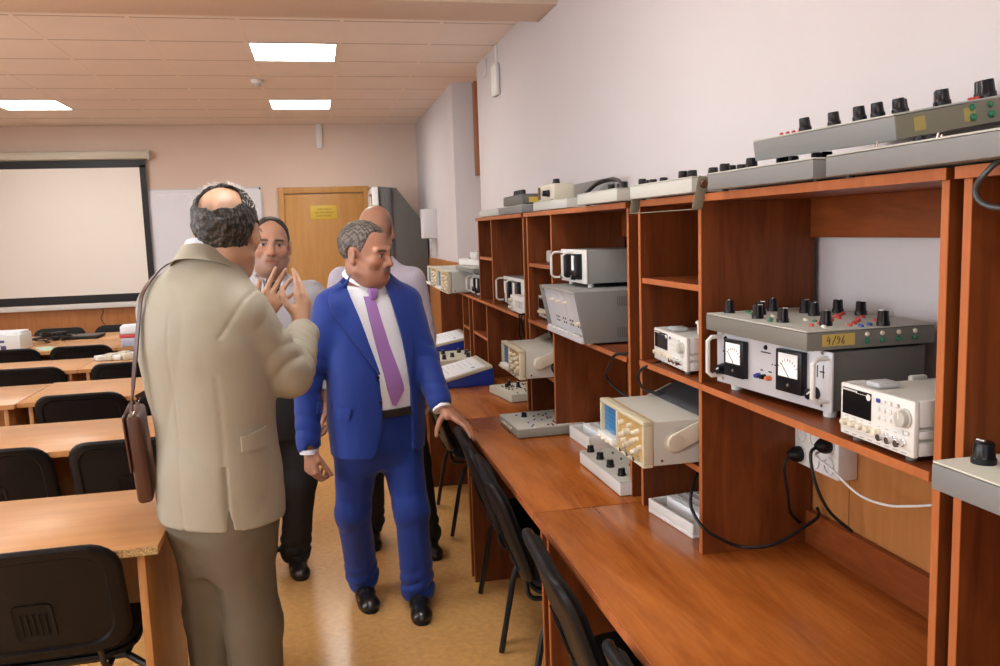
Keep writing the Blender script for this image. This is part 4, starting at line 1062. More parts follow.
def nets(D, lo, v):
    s = D < 0
    c = [(i, j, k) for i in (0, 1) for j in (0, 1) for k in (0, 1)]
    X, Y, Z = [n-1 for n in D.shape]
    cnt = np.zeros((X, Y, Z), np.int8)
    for i, j, k in c: cnt += s[i:X+i, j:Y+j, k:Z+k]
    act = np.argwhere((cnt > 0) & (cnt < 8))
    idx = np.full((X, Y, Z), -1, np.int64); idx[tuple(act.T)] = np.arange(len(act))
    acc = np.zeros((len(act), 3)); num = np.zeros(len(act))
    vals = {q: D[act[:, 0]+q[0], act[:, 1]+q[1], act[:, 2]+q[2]] for q in c}
    for q in c:
        for ax in range(3):
            if q[ax]: continue
            r = list(q); r[ax] = 1; r = tuple(r)
            d0, d1 = vals[q], vals[r]; m = (d0 < 0) != (d1 < 0)
            t = np.where(m, d0/np.where(m, d0-d1, 1), 0)
            p = np.zeros((len(act), 3)) + np.array(q, float); p[:, ax] = t
            acc[m] += p[m]; num += m
    V = lo+v*(act+acc/num[:, None])
    F = []
    for ax in range(3):
        u, w = (ax+1) % 3, (ax+2) % 3
        sl0 = [slice(1, n-1) for n in D.shape]; sl1 = list(sl0)
        sl0[ax] = slice(0, D.shape[ax]-1); sl1[ax] = slice(1, D.shape[ax])
        a, b = s[tuple(sl0)], s[tuple(sl1)]
        e = np.argwhere(a != b); 
        if not len(e): continue
        inside = a[tuple(e.T)]
        e = e + np.array([0 if i == ax else 1 for i in range(3)])
        def ci(du, dw):
            g = e.copy(); g[:, u] -= du; g[:, w] -= dw; return idx[tuple(g.T)]
        q = np.stack([ci(1, 1), ci(0, 1), ci(0, 0), ci(1, 0)], 1)
        q[~inside] = q[~inside][:, ::-1]
        F.append(q)
    F = np.concatenate(F); F = F[(F >= 0).all(1)]
    return V, F
def relax(V, F, n=2, f=.5):
    for _ in range(n):
        S = np.zeros_like(V); N = np.zeros(len(V))
        for i in range(4):
            for j in ((i+1) % 4, (i-1) % 4):
                np.add.at(S, F[:, i], V[F[:, j]]); np.add.at(N, F[:, i], 1)
        V = V+(S/np.maximum(N, 1)[:, None]-V)*f
    return V
def to_obj(name, V, F, mats, parent, base, colors=None, smooth=True):
    me = bpy.data.meshes.new(name)
    W = (V-base).astype(np.float32)
    me.vertices.add(len(W)); me.vertices.foreach_set('co', W.ravel())
    me.loops.add(F.size); me.loops.foreach_set('vertex_index', F.astype(np.int32).ravel())
    me.polygons.add(len(F)); me.polygons.foreach_set('loop_start', np.arange(0, F.size, F.shape[1], dtype=np.int32))
    me.update(calc_edges=True); me.validate()
    for m in (mats if isinstance(mats, (list, tuple)) else [mats]): me.materials.append(m)
    if colors is not None:
        at_ = me.color_attributes.new('Col', 'FLOAT_COLOR', 'POINT')
        at_.data.foreach_set('color', np.concatenate([colors, np.ones((len(colors), 1))], 1).astype(np.float32).ravel())
    if smooth: me.shade_smooth()
    return link(name, me, parent)
def bvh_of(V, F): return BVHTree.FromPolygons([tuple(p) for p in V], [tuple(f) for f in F])
def polyline(pts, n):
    P = np.array(pts, float); L = np.concatenate([[0], np.cumsum(np.linalg.norm(np.diff(P, axis=0), axis=1))])
    t = np.linspace(0, L[-1], n); return np.stack([np.interp(t, L, P[:, i]) for i in range(P.shape[1])], 1)
def drape(name, bvh, A, B, dirv, base, m, parent, nu=7, nv=16, off=.004, th=.004, back=.7):
    """a thin cloth piece laid on a surface: A and B are its two long edges (room points near the surface), cast along dirv"""
    A = polyline(A, nv); B = polyline(B, nv); dv = Vector(nrm(dirv)); top = []; last = None
    for i in range(nv):
        for j in range(nu):
            p = A[i]+(B[i]-A[i])*j/(nu-1)
            hit, nn, _, _ = bvh.ray_cast(Vector(p)-dv*back, dv, 2*back)
            if hit is None: hit = last if last is not None else Vector(p)
            last = hit; top.append(np.array(hit))
    T = np.array(top).reshape(nv, nu, 3)
    for _ in range(2):     # take out jumps of depth between neighbours
        dd = T@np.array(dv); sm = dd.copy(); sm[1:-1] = (dd[:-2]+2*dd[1:-1]+dd[2:])/4; T = T+(np.minimum(sm, dd)-dd)[..., None]*np.array(dv)
    T = T-np.array(dv)*off
    up = T-np.array(dv)*th
    edge = up.copy(); 
    V = np.concatenate([T.reshape(-1, 3), edge.reshape(-1, 3)]); N = nv*nu; F = []
    for i in range(nv-1):
        for j in range(nu-1):
            a = i*nu+j; F.append((a, a+1, a+nu+1, a+nu)); F.append((N+a, N+a+nu, N+a+nu+1, N+a+1))
    rim = [j for j in range(nu)]+[i*nu+nu-1 for i in range(1, nv)]+[(nv-1)*nu+j for j in range(nu-2, -1, -1)]+[i*nu for i in range(nv-2, 0, -1)]
    for k in range(len(rim)): a, b = rim[k], rim[(k+1) % len(rim)]; F.append((a, N+a, N+b, b))
    mb = MB(); mb.add([tuple(p-base) for p in V], F)
    return mb.build(name, m, parent, angle=60)
def tubes(name, paths, r, base, m, parent, n=6):
    mb = MB()
    for p in paths: mb.tube([tuple(np.array(q)-base) for q in p], r, n)
    return mb.build(name, m, parent)

# ---- anatomy
def head_prims(c, M, s=1.0, jowl=0.0, nose=1.0, ear=True):
    T = lambda *p: np.array(c)+M@(np.array(p)*s)
    E = lambda p, r, k=.012, sub=False, R=None: EL(T(*p), np.array(r)*s, M if R is None else M@R, k*s, sub)
    C = lambda a, b, ra, rb, k=.008, sub=False: RC(T(*a), T(*b), ra*s, rb*s, k*s, sub)
    L = [E((0, .014, .032), (.077, .098, .086)), E((0, -.036, -.030), (.063, .060, .082), .03), E((0, -.040, -.075), (.052+jowl, .050, .042), .02),
         C((-.05-jowl*.5, .0, -.062), (-.018, -.068, -.094), .016+jowl*.4, .018, .03), C((.05+jowl*.5, .0, -.062), (.018, -.068, -.094), .016+jowl*.4, .018, .03),
         E((0, -.082, -.098), (.020, .016, .015), .015),
         C((-.046, -.078, .020), (-.010, -.091, .017), .009, .010, .016), C((.046, -.078, .020), (.010, -.091, .017), .009, .010, .016),
         E((-.044, -.066, -.026), (.024, .022, .022), .02), E((.044, -.066, -.026), (.024, .022, .022), .02),
         E((-.032, -.099, .001), (.017, .014, .012), .014, True), E((.032, -.099, .001), (.017, .014, .012), .014, True),
         E((-.032, -.0815, .000), (.0135, .0125, .0125), .003), E((.032, -.0815, .000), (.0135, .0125, .0125), .003),
         C((-.044, -.083, .0075), (-.021, -.090, .008), .0042, .0042, .006), C((.044, -.083, .0075), (.021, -.090, .008), .0042, .0042, .006),
         C((-.043, -.080, -.011), (-.022, -.087, -.011), .004, .004, .007), C((.043, -.080, -.011), (.022, -.087, -.011), .004, .004, .007),
         C((0, -.091, .010), (0, -.112*1.0-.003*(nose-1), -.032), .0085, .0125*nose, .012),
         E((-.013, -.100, -.036), (.010*nose, .011, .009), .006), E((.013, -.100, -.036), (.010*nose, .011, .009), .006),
         E((0, -.092, -.058), (.030, .012, .022), .014),
         C((-.022, -.0935, -.0625), (.022, -.0935, -.0625), .005, .005, .005), C((-.018, -.093, -.0725), (.018, -.093, -.0725), .006, .006, .005),
         C((-.026, -.1015, -.0675), (.026, -.1015, -.0675), .0016, .0016, .003, True)]
    if jowl: L += [E((0, -.030, -.112), (.045+jowl, .045, .022), .03)]
    if ear:
        for sx in (-1, 1):
            R = Rz(sx*.35)
            L += [E((sx*.080, .014, -.008), (.009, .020, .031), .006, False, R), E((sx*.079, .006, -.030), (.008, .011, .012), .008),
                  E((sx*.0905, .009, -.004), (.006, .011, .018), .004, True, R)]
    return L
def hand_prims(W, f, n, t, s=1.0, curl=(10, 10, 10, 10), pip=(15, 15, 15, 15), spread=(6, 0, -6, -13), thumb=(.62, .62, .28), thumb_curl=15, kk=.006):
    """W wrist, f finger direction, n palm normal, t towards the thumb"""
    f = nrm(f); n = nrm(np.array(n)-f*(np.array(n)@f)); t0 = np.cross(n, f); t = t0 if t0@np.array(t) > 0 else -t0
    L = []; K = lambda a, b: W+f*a*s+t*b*s
    mcp = [(.092, .027), (.096, .007), (.091, -.013), (.081, -.031)]
    ph = [(.043, .026, .021), (.047, .030, .022), (.043, .028, .021), (.034, .021, .019)]
    rr = [(.0098, .0088, .0074), (.0100, .0090, .0075), (.0095, .0085, .0072), (.0084, .0076, .0065)]
    for i, (a, b) in enumerate(mcp):
        L.append(RC(W+t*b*.45*s+f*.012*s, K(a, b), .0165*s, .0125*s, .012*s))
    L.append(RC(W+f*.02*s, W+f*.07*s, .021*s, .018*s, .012*s))
    L.append(RC(W+t*.014*s+f*.012*s+n*.004*s, W+t*.034*s+f*.046*s+n*.010*s, .017*s, .013*s, .012*s))
    for i, (a, b) in enumerate(mcp):
        p = K(a, b); ang = math.radians(curl[i]); sp = math.radians(spread[i])
        side = f*math.cos(sp)+t*math.sin(sp)
        for j in range(3):
            dv = side*math.cos(ang)+n*math.sin(ang)
            q = p+dv*ph[i][j]*s
            L.append(RC(p, q, (rr[i][0], rr[i][1], rr[i][2])[j]*s, (rr[i][1], rr[i][2], rr[i][2]*.86)[j]*s, kk*s if j == 0 else .002*s))
            p = q; ang += math.radians(pip[i])*(1.0 if j == 0 else .7)
    p = W+t*.022*s+f*.024*s+n*.006*s; dv = nrm(t*thumb[0]+f*thumb[1]+n*thumb[2])
    for j, (l, ra, rb) in enumerate(((.044, .0145, .0115), (.034, .0112, .0100), (.027, .0100, .0078))):
        q = p+dv*l*s; L.append(RC(p, q, ra*s, rb*s, .006*s if j == 0 else .002*s)); p = q
        dv = nrm(dv+f*math.sin(math.radians(thumb_curl))-t*math.sin(math.radians(thumb_curl))*.4)
    return L
def noise3(P, f, seed=0):
    r = np.random.default_rng(seed); o = np.zeros(len(P))
    for i in range(5):
        k = r.normal(size=3); k /= np.linalg.norm(k); k *= f*(.7+.25*i)
        o += np.sin(P@k+r.uniform(0, 6)+1.3*np.sin(P@r.normal(size=3)*f*.6+r.uniform(0, 6)))/(1+.3*i)
    return o/2.6
def folds(P, f, seed=0, sq=.35):
    # cloth folds: noise drawn out along the vertical, with sharper valleys than crests
    Q = P.copy(); Q[:, 2] *= sq
    return 1-2*np.abs(noise3(Q, f, seed))**.7
def sstep(a, b, x): t = np.clip((x-a)/(b-a), 0, 1); return t*t*(3-2*t)
def skin_colors(V, heads, tone, beard=0, mustache=0, brow=(.02, .014, .01), lip=(.36, .13, .10), stubble_hair=0):
    """pigment of the skin: brows, irises, lips and beard growth, plus painted shade in mouth slit and nostrils, in the head's own frame"""
    col = np.tile(np.array(tone, float), (len(V), 1))
    col *= (1+.05*noise3(V, 90, 4))[:, None]
    c, M, s = heads
    q = (V-c)@M/s; x, y, z = q.T; ax = np.abs(x)
    near = (np.abs(q) < .16).all(1)
    def mix(w, rgb):
        nonlocal col
        w = (w*near)[:, None]; col = col*(1-w)+np.array(rgb)*w
    front = sstep(-.05, -.065, y)
    mix(.35*np.exp(-((ax-.044)/.022)**2-((z+.028)/.02)**2)*front, (.50, .20, .14))
    mix(.5*np.exp(-(x/.016)**2-((z+.034)/.014)**2)*front, (.50, .20, .14))
    if beard: mix(beard*front*sstep(-.035, -.055, z)*(1-np.exp(-(x/.03)**2-((z+.067)/.012)**2)*.8), (.16, .12, .11))
    if beard: mix(beard*sstep(-.03, -.06, z)*sstep(.03, -.02, y)*sstep(-.14, -.12, z), (.20, .14, .12))
    # brows, lashes, eyes
    by = .0205-4.5*(ax-.030)**2
    mix(.95*np.exp(-((z-by)/.0058)**2)*sstep(.010, .016, ax)*sstep(.056, .046, ax)*front, brow)
    ey = ((ax-.032)/.0125)**2+((z-.0005)/.0062)**2
    mix(.85*sstep(1.25, .9, ey)*front, (.50, .45, .42))
    ir = ((ax-.0325)/.0062)**2+((z-.0008)/.0062)**2
    mix(sstep(1.3, .9, ir)*sstep(1.3, .9, ey)*front, (.02, .011, .006))
    mix(.85*np.exp(-((z-.0075)/.0026)**2)*sstep(.016, .020, ax)*sstep(.048, .044, ax)*front, (.02, .012, .01))
    lp = sstep(1.15, .8, (x/.027)**2+((z+.0675)/.0115)**2)*front
    mix(.55*lp, lip)
    mix(.7*np.exp(-((z+.0675)/.0017)**2)*sstep(.027, .022, ax)*front, (.12, .035, .03))
    mix(.8*sstep(1.2, .7, ((ax-.010)/.004)**2+((z+.043)/.003)**2)*front, (.10, .04, .03))  # nostrils, like the mouth slit above, coloured dark for their shade
    if mustache: mix(mustache*sstep(1.2, .75, (x/.036)**2+((z+.0535)/.0075)**2)*front*sstep(.000, .006, ax+.004), (.19, .17, .16))
    if stubble_hair: mix(stubble_hair*sstep(-.045, .03, z)*sstep(.085, .05, z)*sstep(-.045, -.01, y)*sstep(.055, .066, ax+.5*np.maximum(y, 0)), (.09, .075, .07))
    return np.clip(col, 0, 1)
M_SKIN = vcol('skin', .42, .45, sss=.12, bump=.25, bscale=420)
M_HAIR = vcol('hair', .5, .5, bump=.8, bscale=260)
def hair_colors(V, dark, light, f, frac=.5, seed=1):
    w = sstep(frac-.25, frac+.5, .5+.5*noise3(V, f, seed)*1.2)[:, None]
    return np.array(dark)*(1-w)+np.array(light)*w
def shoe(parent, base, ankle, toe, z0, mt, name='shoe', w=.046):
    """leather shoe from heel to toe along the floor"""
    a = np.array([ankle[0], ankle[1], z0]); tt = np.array([toe[0], toe[1], z0]); d = nrm(tt-a); L = np.linalg.norm(tt-a); n = V3(-d[1], d[0], 0)
    M = np.stack([n, d, V3(0, 0, 1)], 1)
    Q = lambda x, y, z: a+n*x+d*y+V3(0, 0, z)
    pr = [RC(Q(0, -.035, .035), Q(0, .06, .04), .036, .042, .02), RC(Q(0, .06, .036), Q(0, L-.045, .026), .042, .034, .02), EL(Q(0, L-.055, .026), (w, .055, .026), M, .02), EL(Q(0, -.03, .045), (.036, .045, .05), M, .02), RC(Q(0, -.005, .06), Q(0, .01, .10), .038, .036, .03)]
    V, F = polygonize(pr, .005, lambda P, dd: np.maximum(dd, (z0+.014)-P[:, 2]))
    o = to_obj(name, V, F, mt, parent, base)
    ol = []
    for i in range(28):
        t = 2*PI*i/28; y = math.sin(t); yy = (L-.065)/2+y*(L+.07)/2
        hw = (.040 if y < -.2 else .040+(.049-.040)*sstep(-.2, .5, np.array(y)))*1.0
        ol.append(Q(math.copysign(abs(math.cos(t))**.75, math.cos(t))*hw, yy, 0)[:2]-base[:2])
    MB().prism([tuple(p) for p in ol], 'z', z0-base[2]+.001, z0-base[2]+.015).build('sole', M_BLACKP, o, bevel=.003)
    MB().tube([tuple(Q(x, L*.42, .079-abs(x)*.5)-base) for x in np.linspace(-.034, .034, 7)], .004, 6).tube([tuple(Q(x, L*.50, .072-abs(x)*.5)-base) for x in np.linspace(-.034, .034, 7)], .004, 6).build('laces', M_BLACKP, o)
    return o
def trousers(parent, base, hips, knees, ankles, waist, Mt, mat_, v=.007, secs=None, r=(.098, .075, .068), zf=FZ+.03, crease=True, back_crease=False, hem=(.010, .055)):
    pr = [LO(secs, (waist[0], waist[1], 0), Mt, .04)]
    fr = Mt@V3(0, -1, 0)
    for h, k, a in zip(hips, knees, ankles):
        pr += [RC(h, k, r[0], r[1], .05, wr=[(.004, .11, .15, .25, .2), (.0035, .07, .95, .15, .5)]), RC(k, a, r[1], r[2], .03, wr=[(.0035, .08, .05, .15, .1), (hem[0], hem[1], .96, .22, .3)])]
        if back_crease: pr += [RC(h-fr*r[0]*.72, k-fr*r[1]*.84, .026, .018, .010), RC(k-fr*r[1]*.84, a-fr*r[2]*.84, .018, .016, .010)]
        if crease: pr += [RC(h+fr*r[0]*.72, k+fr*r[1]*.80, .026, .018, .012), RC(k+fr*r[1]*.80, a+fr*r[2]*.80, .018, .016, .012)]
    def post(P, d):
        d = d+.002*noise3(P, 20, 3)+.0022*folds(P, 16, 8, .5)
        return np.maximum(d, zf-P[:, 2])
    V, F = polygonize(pr, v, post)
    return to_obj('trousers', relax(V, F, 1), F, mat_, parent, base)
def arms(sh, el, wr, rs, k=.03, w1=None, w2=None):
    return [RC(sh, el, rs[0], rs[1], k, wr=w1), RC(el, wr, rs[1], rs[2], .02, wr=w2)]
def collar(parent, base, c, M, rx, ry, h, m, drop=.03, gap=.35, flare=.012, name='collar', tilt=0.0, back_up=0.0):
    """folded shirt or jacket collar: a band around the neck, longer at the front points; front is local -y"""
    n = 30; rows = 5; V = []; F = []
    for i in range(n):
        t = -PI+gap + (2*PI-2*gap)*i/(n-1)          # 0 = back
        fr = abs(t)/(PI-gap)
        for j in range(rows):
            u = j/(rows-1)
            rr = 1+flare/rx*u**1.3*1.2
            low = h+drop*fr**3
            V.append((rx*rr*math.sin(t), ry*rr*math.cos(t)-.010*fr**4*u, h*.5+back_up*(1-fr)-low*u))
    for i in range(n-1):
        for j in range(rows-1): F.append((i*rows+j, (i+1)*rows+j, (i+1)*rows+j+1, i*rows+j+1))
    MM = M@Rx(tilt)
    P = [np.array(c)+MM@np.array(p)-base for p in V]
    nV = len(P); ctr = np.array(c)-base
    ax = MM@V3(0, 0, 1)
    inn = []
    for p in P:
        r = p-ctr; r = r-ax*(r@ax); inn.append(p-nrm(r)*.004)
    FF = F+[tuple(nV+i for i in f[::-1]) for f in F]
    rim = [i*rows for i in range(n)]+[(n-1)*rows+j for j in range(1, rows)]+[i*rows+rows-1 for i in range(n-2, -1, -1)]+[j for j in range(rows-2, 0, -1)]
    FF += [(rim[k], nV+rim[k], nV+rim[(k+1) % len(rim)], rim[(k+1) % len(rim)]) for k in range(len(rim))]
    return MB().add([tuple(p) for p in P]+[tuple(p) for p in inn], FF).build(name, m, parent, angle=60)
def inpoly(poly, x, z):
    P = np.array(poly); c = np.zeros(len(x), bool); j = len(P)-1
    for i in range(len(P)):
        a, b = P[i], P[j]; m = ((a[1] > z) != (b[1] > z))
        with np.errstate(divide='ignore', invalid='ignore'):
            c ^= m & (x < (b[0]-a[0])*(z-a[1])/(b[1]-a[1]+1e-12)+a[0])
        j = i
    return c
def polydist(poly, x, z):
    """signed distance to an outline (negative inside)"""
    P = np.array(poly); d = np.full(len(x), 9.)
    for i in range(len(P)):
        a, b = P[i], P[(i+1) % len(P)]; ba = b-a; px, pz = x-a[0], z-a[1]
        t = np.clip((px*ba[0]+pz*ba[1])/(ba@ba+1e-12), 0, 1)
        d = np.minimum(d, np.hypot(px-t*ba[0], pz-t*ba[1]))
    return np.where(inpoly(poly, x, z), -d, d)
M_BLUES = mat('royal_blue_suiting', (0.0055, 0.034, 0.25), .62, spec=.35, sheen=.15, bump=.25, bscale=900)
M_TAN = mat('beige_suiting', (.335, .312, .245), .55, spec=.35, sheen=.1, bump=.25, bscale=900)
M_TANT = mat('taupe_trouser_cloth', (.135, .115, .082), .65, spec=.3, bump=.25, bscale=900)
M_SHIRTW = mat('white_shirt_cloth', (.80, .83, .90), .75)
M_TROUB = mat('black_trouser_cloth', (.012, .012, .014), .75)
M_SHOE = mat('black_leather', (.013, .012, .012), .28, coat=.3)
M_TIE = mat('lilac_tie_silk', (.33, .17, .48), .45, bump=.2, bscale=500)
def striped(name, c0, c1, sc, rough=.75):
    m = mat(name, c0, rough); nt = m.node_tree; b = nt.nodes['Principled BSDF']
    tc = nt.nodes.new('ShaderNodeTexCoord'); w = nt.nodes.new('ShaderNodeTexWave'); w.bands_direction = 'X'; w.inputs['Scale'].default_value = sc; w.inputs['Distortion'].default_value = .6
    w.inputs['Detail'].default_value = 1
    nt.links.new(tc.outputs['Object'], w.inputs['Vector'])
    cr = nt.nodes.new('ShaderNodeValToRGB'); cr.color_ramp.elements[0].position = .62; cr.color_ramp.elements[0].color = (*c0, 1); cr.color_ramp.elements[1].position = .85; cr.color_ramp.elements[1].color = (*c1, 1)
    nt.links.new(w.outputs['Fac'], cr.inputs['Fac']); nt.links.new(cr.outputs['Color'], b.inputs['Base Color']); return m
M_SHIRTG = striped('grey_striped_shirt', (.50, .50, .54), (.46, .46, .50), 40)
M_SHIRTL = striped('lilac_striped_shirt', (.66, .64, .76), (.55, .52, .67), 42)

def hair(parent, base, c, M, s, cut, dark, light, e=((0, .018, .036), (.0815, .1035, .0905)), amp=.002, f=150, v=.003, frac=.5, name='hair', extra=()):
    T = lambda p: np.array(c)+M@(np.array(p)*s)
    pr = [EL(T(e[0]), np.array(e[1])*s, M)] + [EL(T(p), np.array(r)*s, M, .01*s) for p, r in extra]
    def post(P, d):
        q = (P-c)@M/s
        return np.maximum(d+amp*noise3(P, f, 9)+amp*.7*noise3(P, f*2.3, 10), cut(q)*s)
    V, F = polygonize(pr, v, post)
    return to_obj(name, V, F, M_HAIR, parent, base, hair_colors(V, dark, light, 520, frac))

def body_obj(parent, base, prims, head, tone, v=.0036, **k):
    V, F = polygonize(prims, v)
    V = relax(V, F, 1, .4)
    return to_obj('body', V, F, M_SKIN, parent, base, skin_colors(V, head, tone, **k))

def thin(secs, da, db, z0=None, z1=None):
    out = [(z, cx, cy, a-da, b-db) for z, cx, cy, a, b in secs]
    return [q for q in out if (z0 is None or q[0] >= z0) and (z1 is None or q[0] <= z1)]

def carve_jacket(prims, v, o, M, poly, hem, noise, zsign=-1, depth=.0):
    """returns the whole shape and the shape with its front opening cut out"""
    def wr(P, d): return np.maximum(d+noise(P), hem-P[:, 2])
    Vf, Ff = polygonize(prims, v*1.4, wr)
    def cut(P, d):
        d = wr(P, d)
        q = (P-np.array([o[0], o[1], 0]))@M
        w = np.maximum(polydist(poly, q[:, 0], q[:, 2]), q[:, 1]-depth)
        return np.maximum(d, -w)
    V, F = polygonize(prims, v, cut if poly else wr)
    return bvh_of(Vf, Ff), V, F

# =================================================================== the man in the blue suit
def man_blue():
    o = V3(.205, 3.56, 0); base = V3(.205, 3.56, FZ); ph = math.radians(20); M = Rz(ph)
    L = lambda x, y, z: o+M@V3(x, y, 0)+V3(0, 0, z)
    t = thing('person', 'man in a royal blue suit and lilac tie, hand on a chair back', 'person', tuple(base))
    hc = at(366, 253, 3.50); hM = Rz(math.radians(54))@Rx(.12)@Ry(-.03); hs = 1.045
    secs = [(.69, 0, 0, .203, .150), (.82, 0, 0, .212, .160), (1.0, 0, -.012, .210, .166), (1.16, 0, -.006, .211, .155), (1.29, -.006, 0, .196, .136), (1.355, -.008, 0, .165, .117), (1.41, -.006, .006, .122, .098), (1.455, -.004, .012, .092, .084), (1.49, 0, .012, .080, .077)]
    shR, shL = L(-.172, 0, 1.325), L(.150, 0, 1.318)
    elR, wrR = at(307, 372, 3.50), at(309, 444, 3.47)
    elL, wrL = at(424, 360, 3.53), at(439, 401, 3.41)
    hdL, hdR = at(443, 408, 3.40), at(310, 450, 3.465)
    body = head_prims(hc, hM, hs, jowl=.010, nose=1.0)
    body += [RC(hc+hM@V3(0, .022, -.06)*hs, L(0, .012, 1.40), .064, .072, .03), LO(thin(secs, .03, .03, .8, 1.41), o, M, .03)]
    for a, b, c in ((shR, elR, wrR), (shL, elL, wrL)): body += arms(a, b, c, (.045, .04, .028))
    body += [RC(wrR, hdR, .028, .026, .01), RC(wrL, hdL, .028, .025, .01)]
    body += hand_prims(hdR, V3(.05, -.12, -1), V3(.75, .65, 0), V3(.25, -1, 0), 1.0, (38, 42, 46, 50), (62, 66, 68, 70), thumb=(.35, .8, .45), thumb_curl=5)
    body += hand_prims(hdL, V3(.62, -.45, -.45), V3(-.35, .10, -.90), V3(-.35, -.8, -.2), 1.0, (2, 6, 10, 14), (18, 22, 26, 30), (9, 1, -5, -12), thumb=(.55, .15, .80), thumb_curl=12)
    for sx in (-1, 1): body.append(RC(L(sx*.08, .01, .86), L(sx*.085, .01, .74), .05, .045, .02))
    body_obj(t, base, body, (hc, hM, hs), (.41, .195, .125), mustache=.75, beard=.10, brow=(.05, .035, .028))
    def cut(q):
        x, y, z = q.T; ax = np.abs(x)
        low = np.where(y > .02, -.072, np.where(y > -.018, -.020+.0*y, .02))
        low = np.interp(y, [-.06, -.035, -.020, .0, .03, .06], [.06, .045, .0, -.018, -.045, -.080])
        c1 = low-z
        ear = .030-np.sqrt((y-.012)**2+((z+.008)/1.25)**2)       # clear of the ear
        c1 = np.maximum(c1, np.where(ax > .06, ear, -1))
        fr = -y-.042-.022*np.exp(-(x/.028)**2)+np.maximum(.075-z, 0)*.15  # hairline, a tongue of hair in the middle
        return np.maximum(c1, fr)
    hair(t, base, hc, hM, hs, cut, (.045, .034, .028), (.20, .175, .155), frac=.5, f=130)
    # clothing
    nz = lambda P: .0030*noise3(P, 13, 2)+.0026*folds(P@Ry(-.4), 12, 5)+.0012*folds(P@Ry(.8), 26, 7, .6)
    sl = [(.0045, .075, .85, .22, .1), (.003, .09, .1, .2, .4)]; sl2 = [(.0045, .07, .12, .2, .3), (.003, .06, .8, .25, .7)]
    jp = [LO(secs, o, M, .05)]
    jp += [RC(shR, elR, .074, .060, .045, wr=sl), RC(elR, wrR, .060, .050, .02, wr=sl2), RC(shL, elL, .074, .060, .045, wr=sl), RC(elL, wrL, .060, .049, .02, wr=sl2)]
    jp += [RC(L(-.09, .0, 1.385), shR, .052, .062, .04), RC(L(.08, .0, 1.38), shL, .052, .062, .04)]
    jp += [RC(wrR+(wrR-elR)*.0, hdR+(hdR-wrR)*3, .040, .04, .001, True), RC(wrL, hdL+(hdL-wrL)*3, .040, .04, .001, True)]
    jp += [RC(L(0, .0, 1.43), L(0, -.01, 1.60), .068, .085, .01, True)]
    fy = 3.40
    loc = lambda p: ((lambda q: (q[0], q[2]))((np.array(p)-o)@M))
    edge = [(350, 262), (353, 300), (366, 342), (377, 374), (381, 402), (383, 428), (378, 452), (366, 470), (352, 478), (352, 540), (432, 540), (426, 480), (417, 450), (415, 420), (412, 388), (406, 345), (398, 305), (390, 262)]
    poly = [loc(at(x, y, fy+(.0 if x < 385 else .03))) for x, y in edge]
    bv, V, F = carve_jacket(jp, .0062, o, M, poly, .70, nz)
    jk = to_obj('jacket', relax(V, F, 1), F, M_BLUES, t, base)
    dv = M@V3(0, 1, 0); f2 = lambda l: [at(x, y, fy) for x, y in l]
    drape('lapel', bv, f2([(350, 274), (354, 300), (366, 340), (377, 373)]), f2([(344, 277), (331, 300), (333, 312), (352, 342), (376, 374)]), dv, base, M_BLUES, jk, off=.005, th=.009, nv=22)
    drape('lapel', bv, f2([(392, 276), (398, 305), (406, 345), (412, 386)]), f2([(397, 276), (411, 296), (412, 308), (419, 342), (413, 388)]), dv, base, M_BLUES, jk, off=.005, th=.009, nv=22)
    drape('pocket_flap', bv, f2([(321, 404), (349, 409)]), f2([(320, 415), (348, 421)]), dv, base, M_BLUES, jk, off=.006, th=.006)
    for x, y in ((377, 377), (380, 402)):
        h = bv.ray_cast(Vector(at(x-2, y, fy))-Vector(dv)*.5, Vector(dv))[0]
        if h: MB().cyl(Vector(h-Vector(base))-Vector(dv)*.006, Vector(h-Vector(base)), .0085, n=12).build('button', mat('navy_button', (.006, .012, .06), .35), jk)
    for p, q, r, e in ((wrR, hdR, .0385, elR), (wrL, hdL, .0385, elL)):
        d = nrm(p-e); MB().tube([tuple(p+d*.02-base), tuple(p+d*.040-base)], r, 20).build('shirt_cuff', M_SHIRTW, t)
    ss = thin(secs, .014, .014, .90)
    sp = [LO([(.885, 0, -.004, .194, .148)]+[q for q in ss if q[0] < 1.45], o, M, .03)]
    sV, sF = polygonize(sp, .007, lambda P, d: d+.0022*noise3(P, 22, 6))
    sh = to_obj('shirt', relax(sV, sF, 1), sF, M_SHIRTW, t, base); sb = bvh_of(sV, sF)
    cM = M@Rz(.12); collar(t, base, L(-.008, -.002, 1.468), cM, .078, .084, .052, M_SHIRTW, drop=.052, gap=.14, flare=.022, name='shirt_collar', tilt=.22, back_up=.008)
    tie = drape('tie', sb, f2([(368, 297), (371, 320), (376, 345), (386, 388), (393, 405)]), f2([(379, 297), (384, 320), (391, 345), (407, 390), (397, 407)]), dv, base, M_TIE, t, off=.006, th=.006, nv=20)
    k = at(373, 294, 3.445)-base; MB().prism([(-.021, .024), (.021, .024), (.014, -.020), (-.014, -.020)], 'y', -.014, .012, M=Matrix.Translation(k)@Matrix(np.array(M).tolist()).to_4x4()).build('knot', M_TIE, tie, bevel=.006)
    for z, x in ((1.10, .0), (1.0, 0)): pass
    hips = [L(-.092, 0, .80), L(.092, 0, .80)]; ank = [V3(.115, 3.735, .055), V3(.345, 3.565, .055)]; kn = [(hips[0]+ank[0])/2+V3(-.035, -.04, 0), (hips[1]+ank[1])/2+V3(.012, -.05, 0)]
    trousers(t, base, hips, kn, ank, o, M, M_BLUES, secs=[(.63, 0, 0, .10, .075), (.69, 0, 0, .155, .115), (.76, 0, 0, .188, .135), (.88, 0, -.004, .188, .142), (.93, 0, -.006, .186, .142)], r=(.102, .074, .070), zf=FZ+.035)
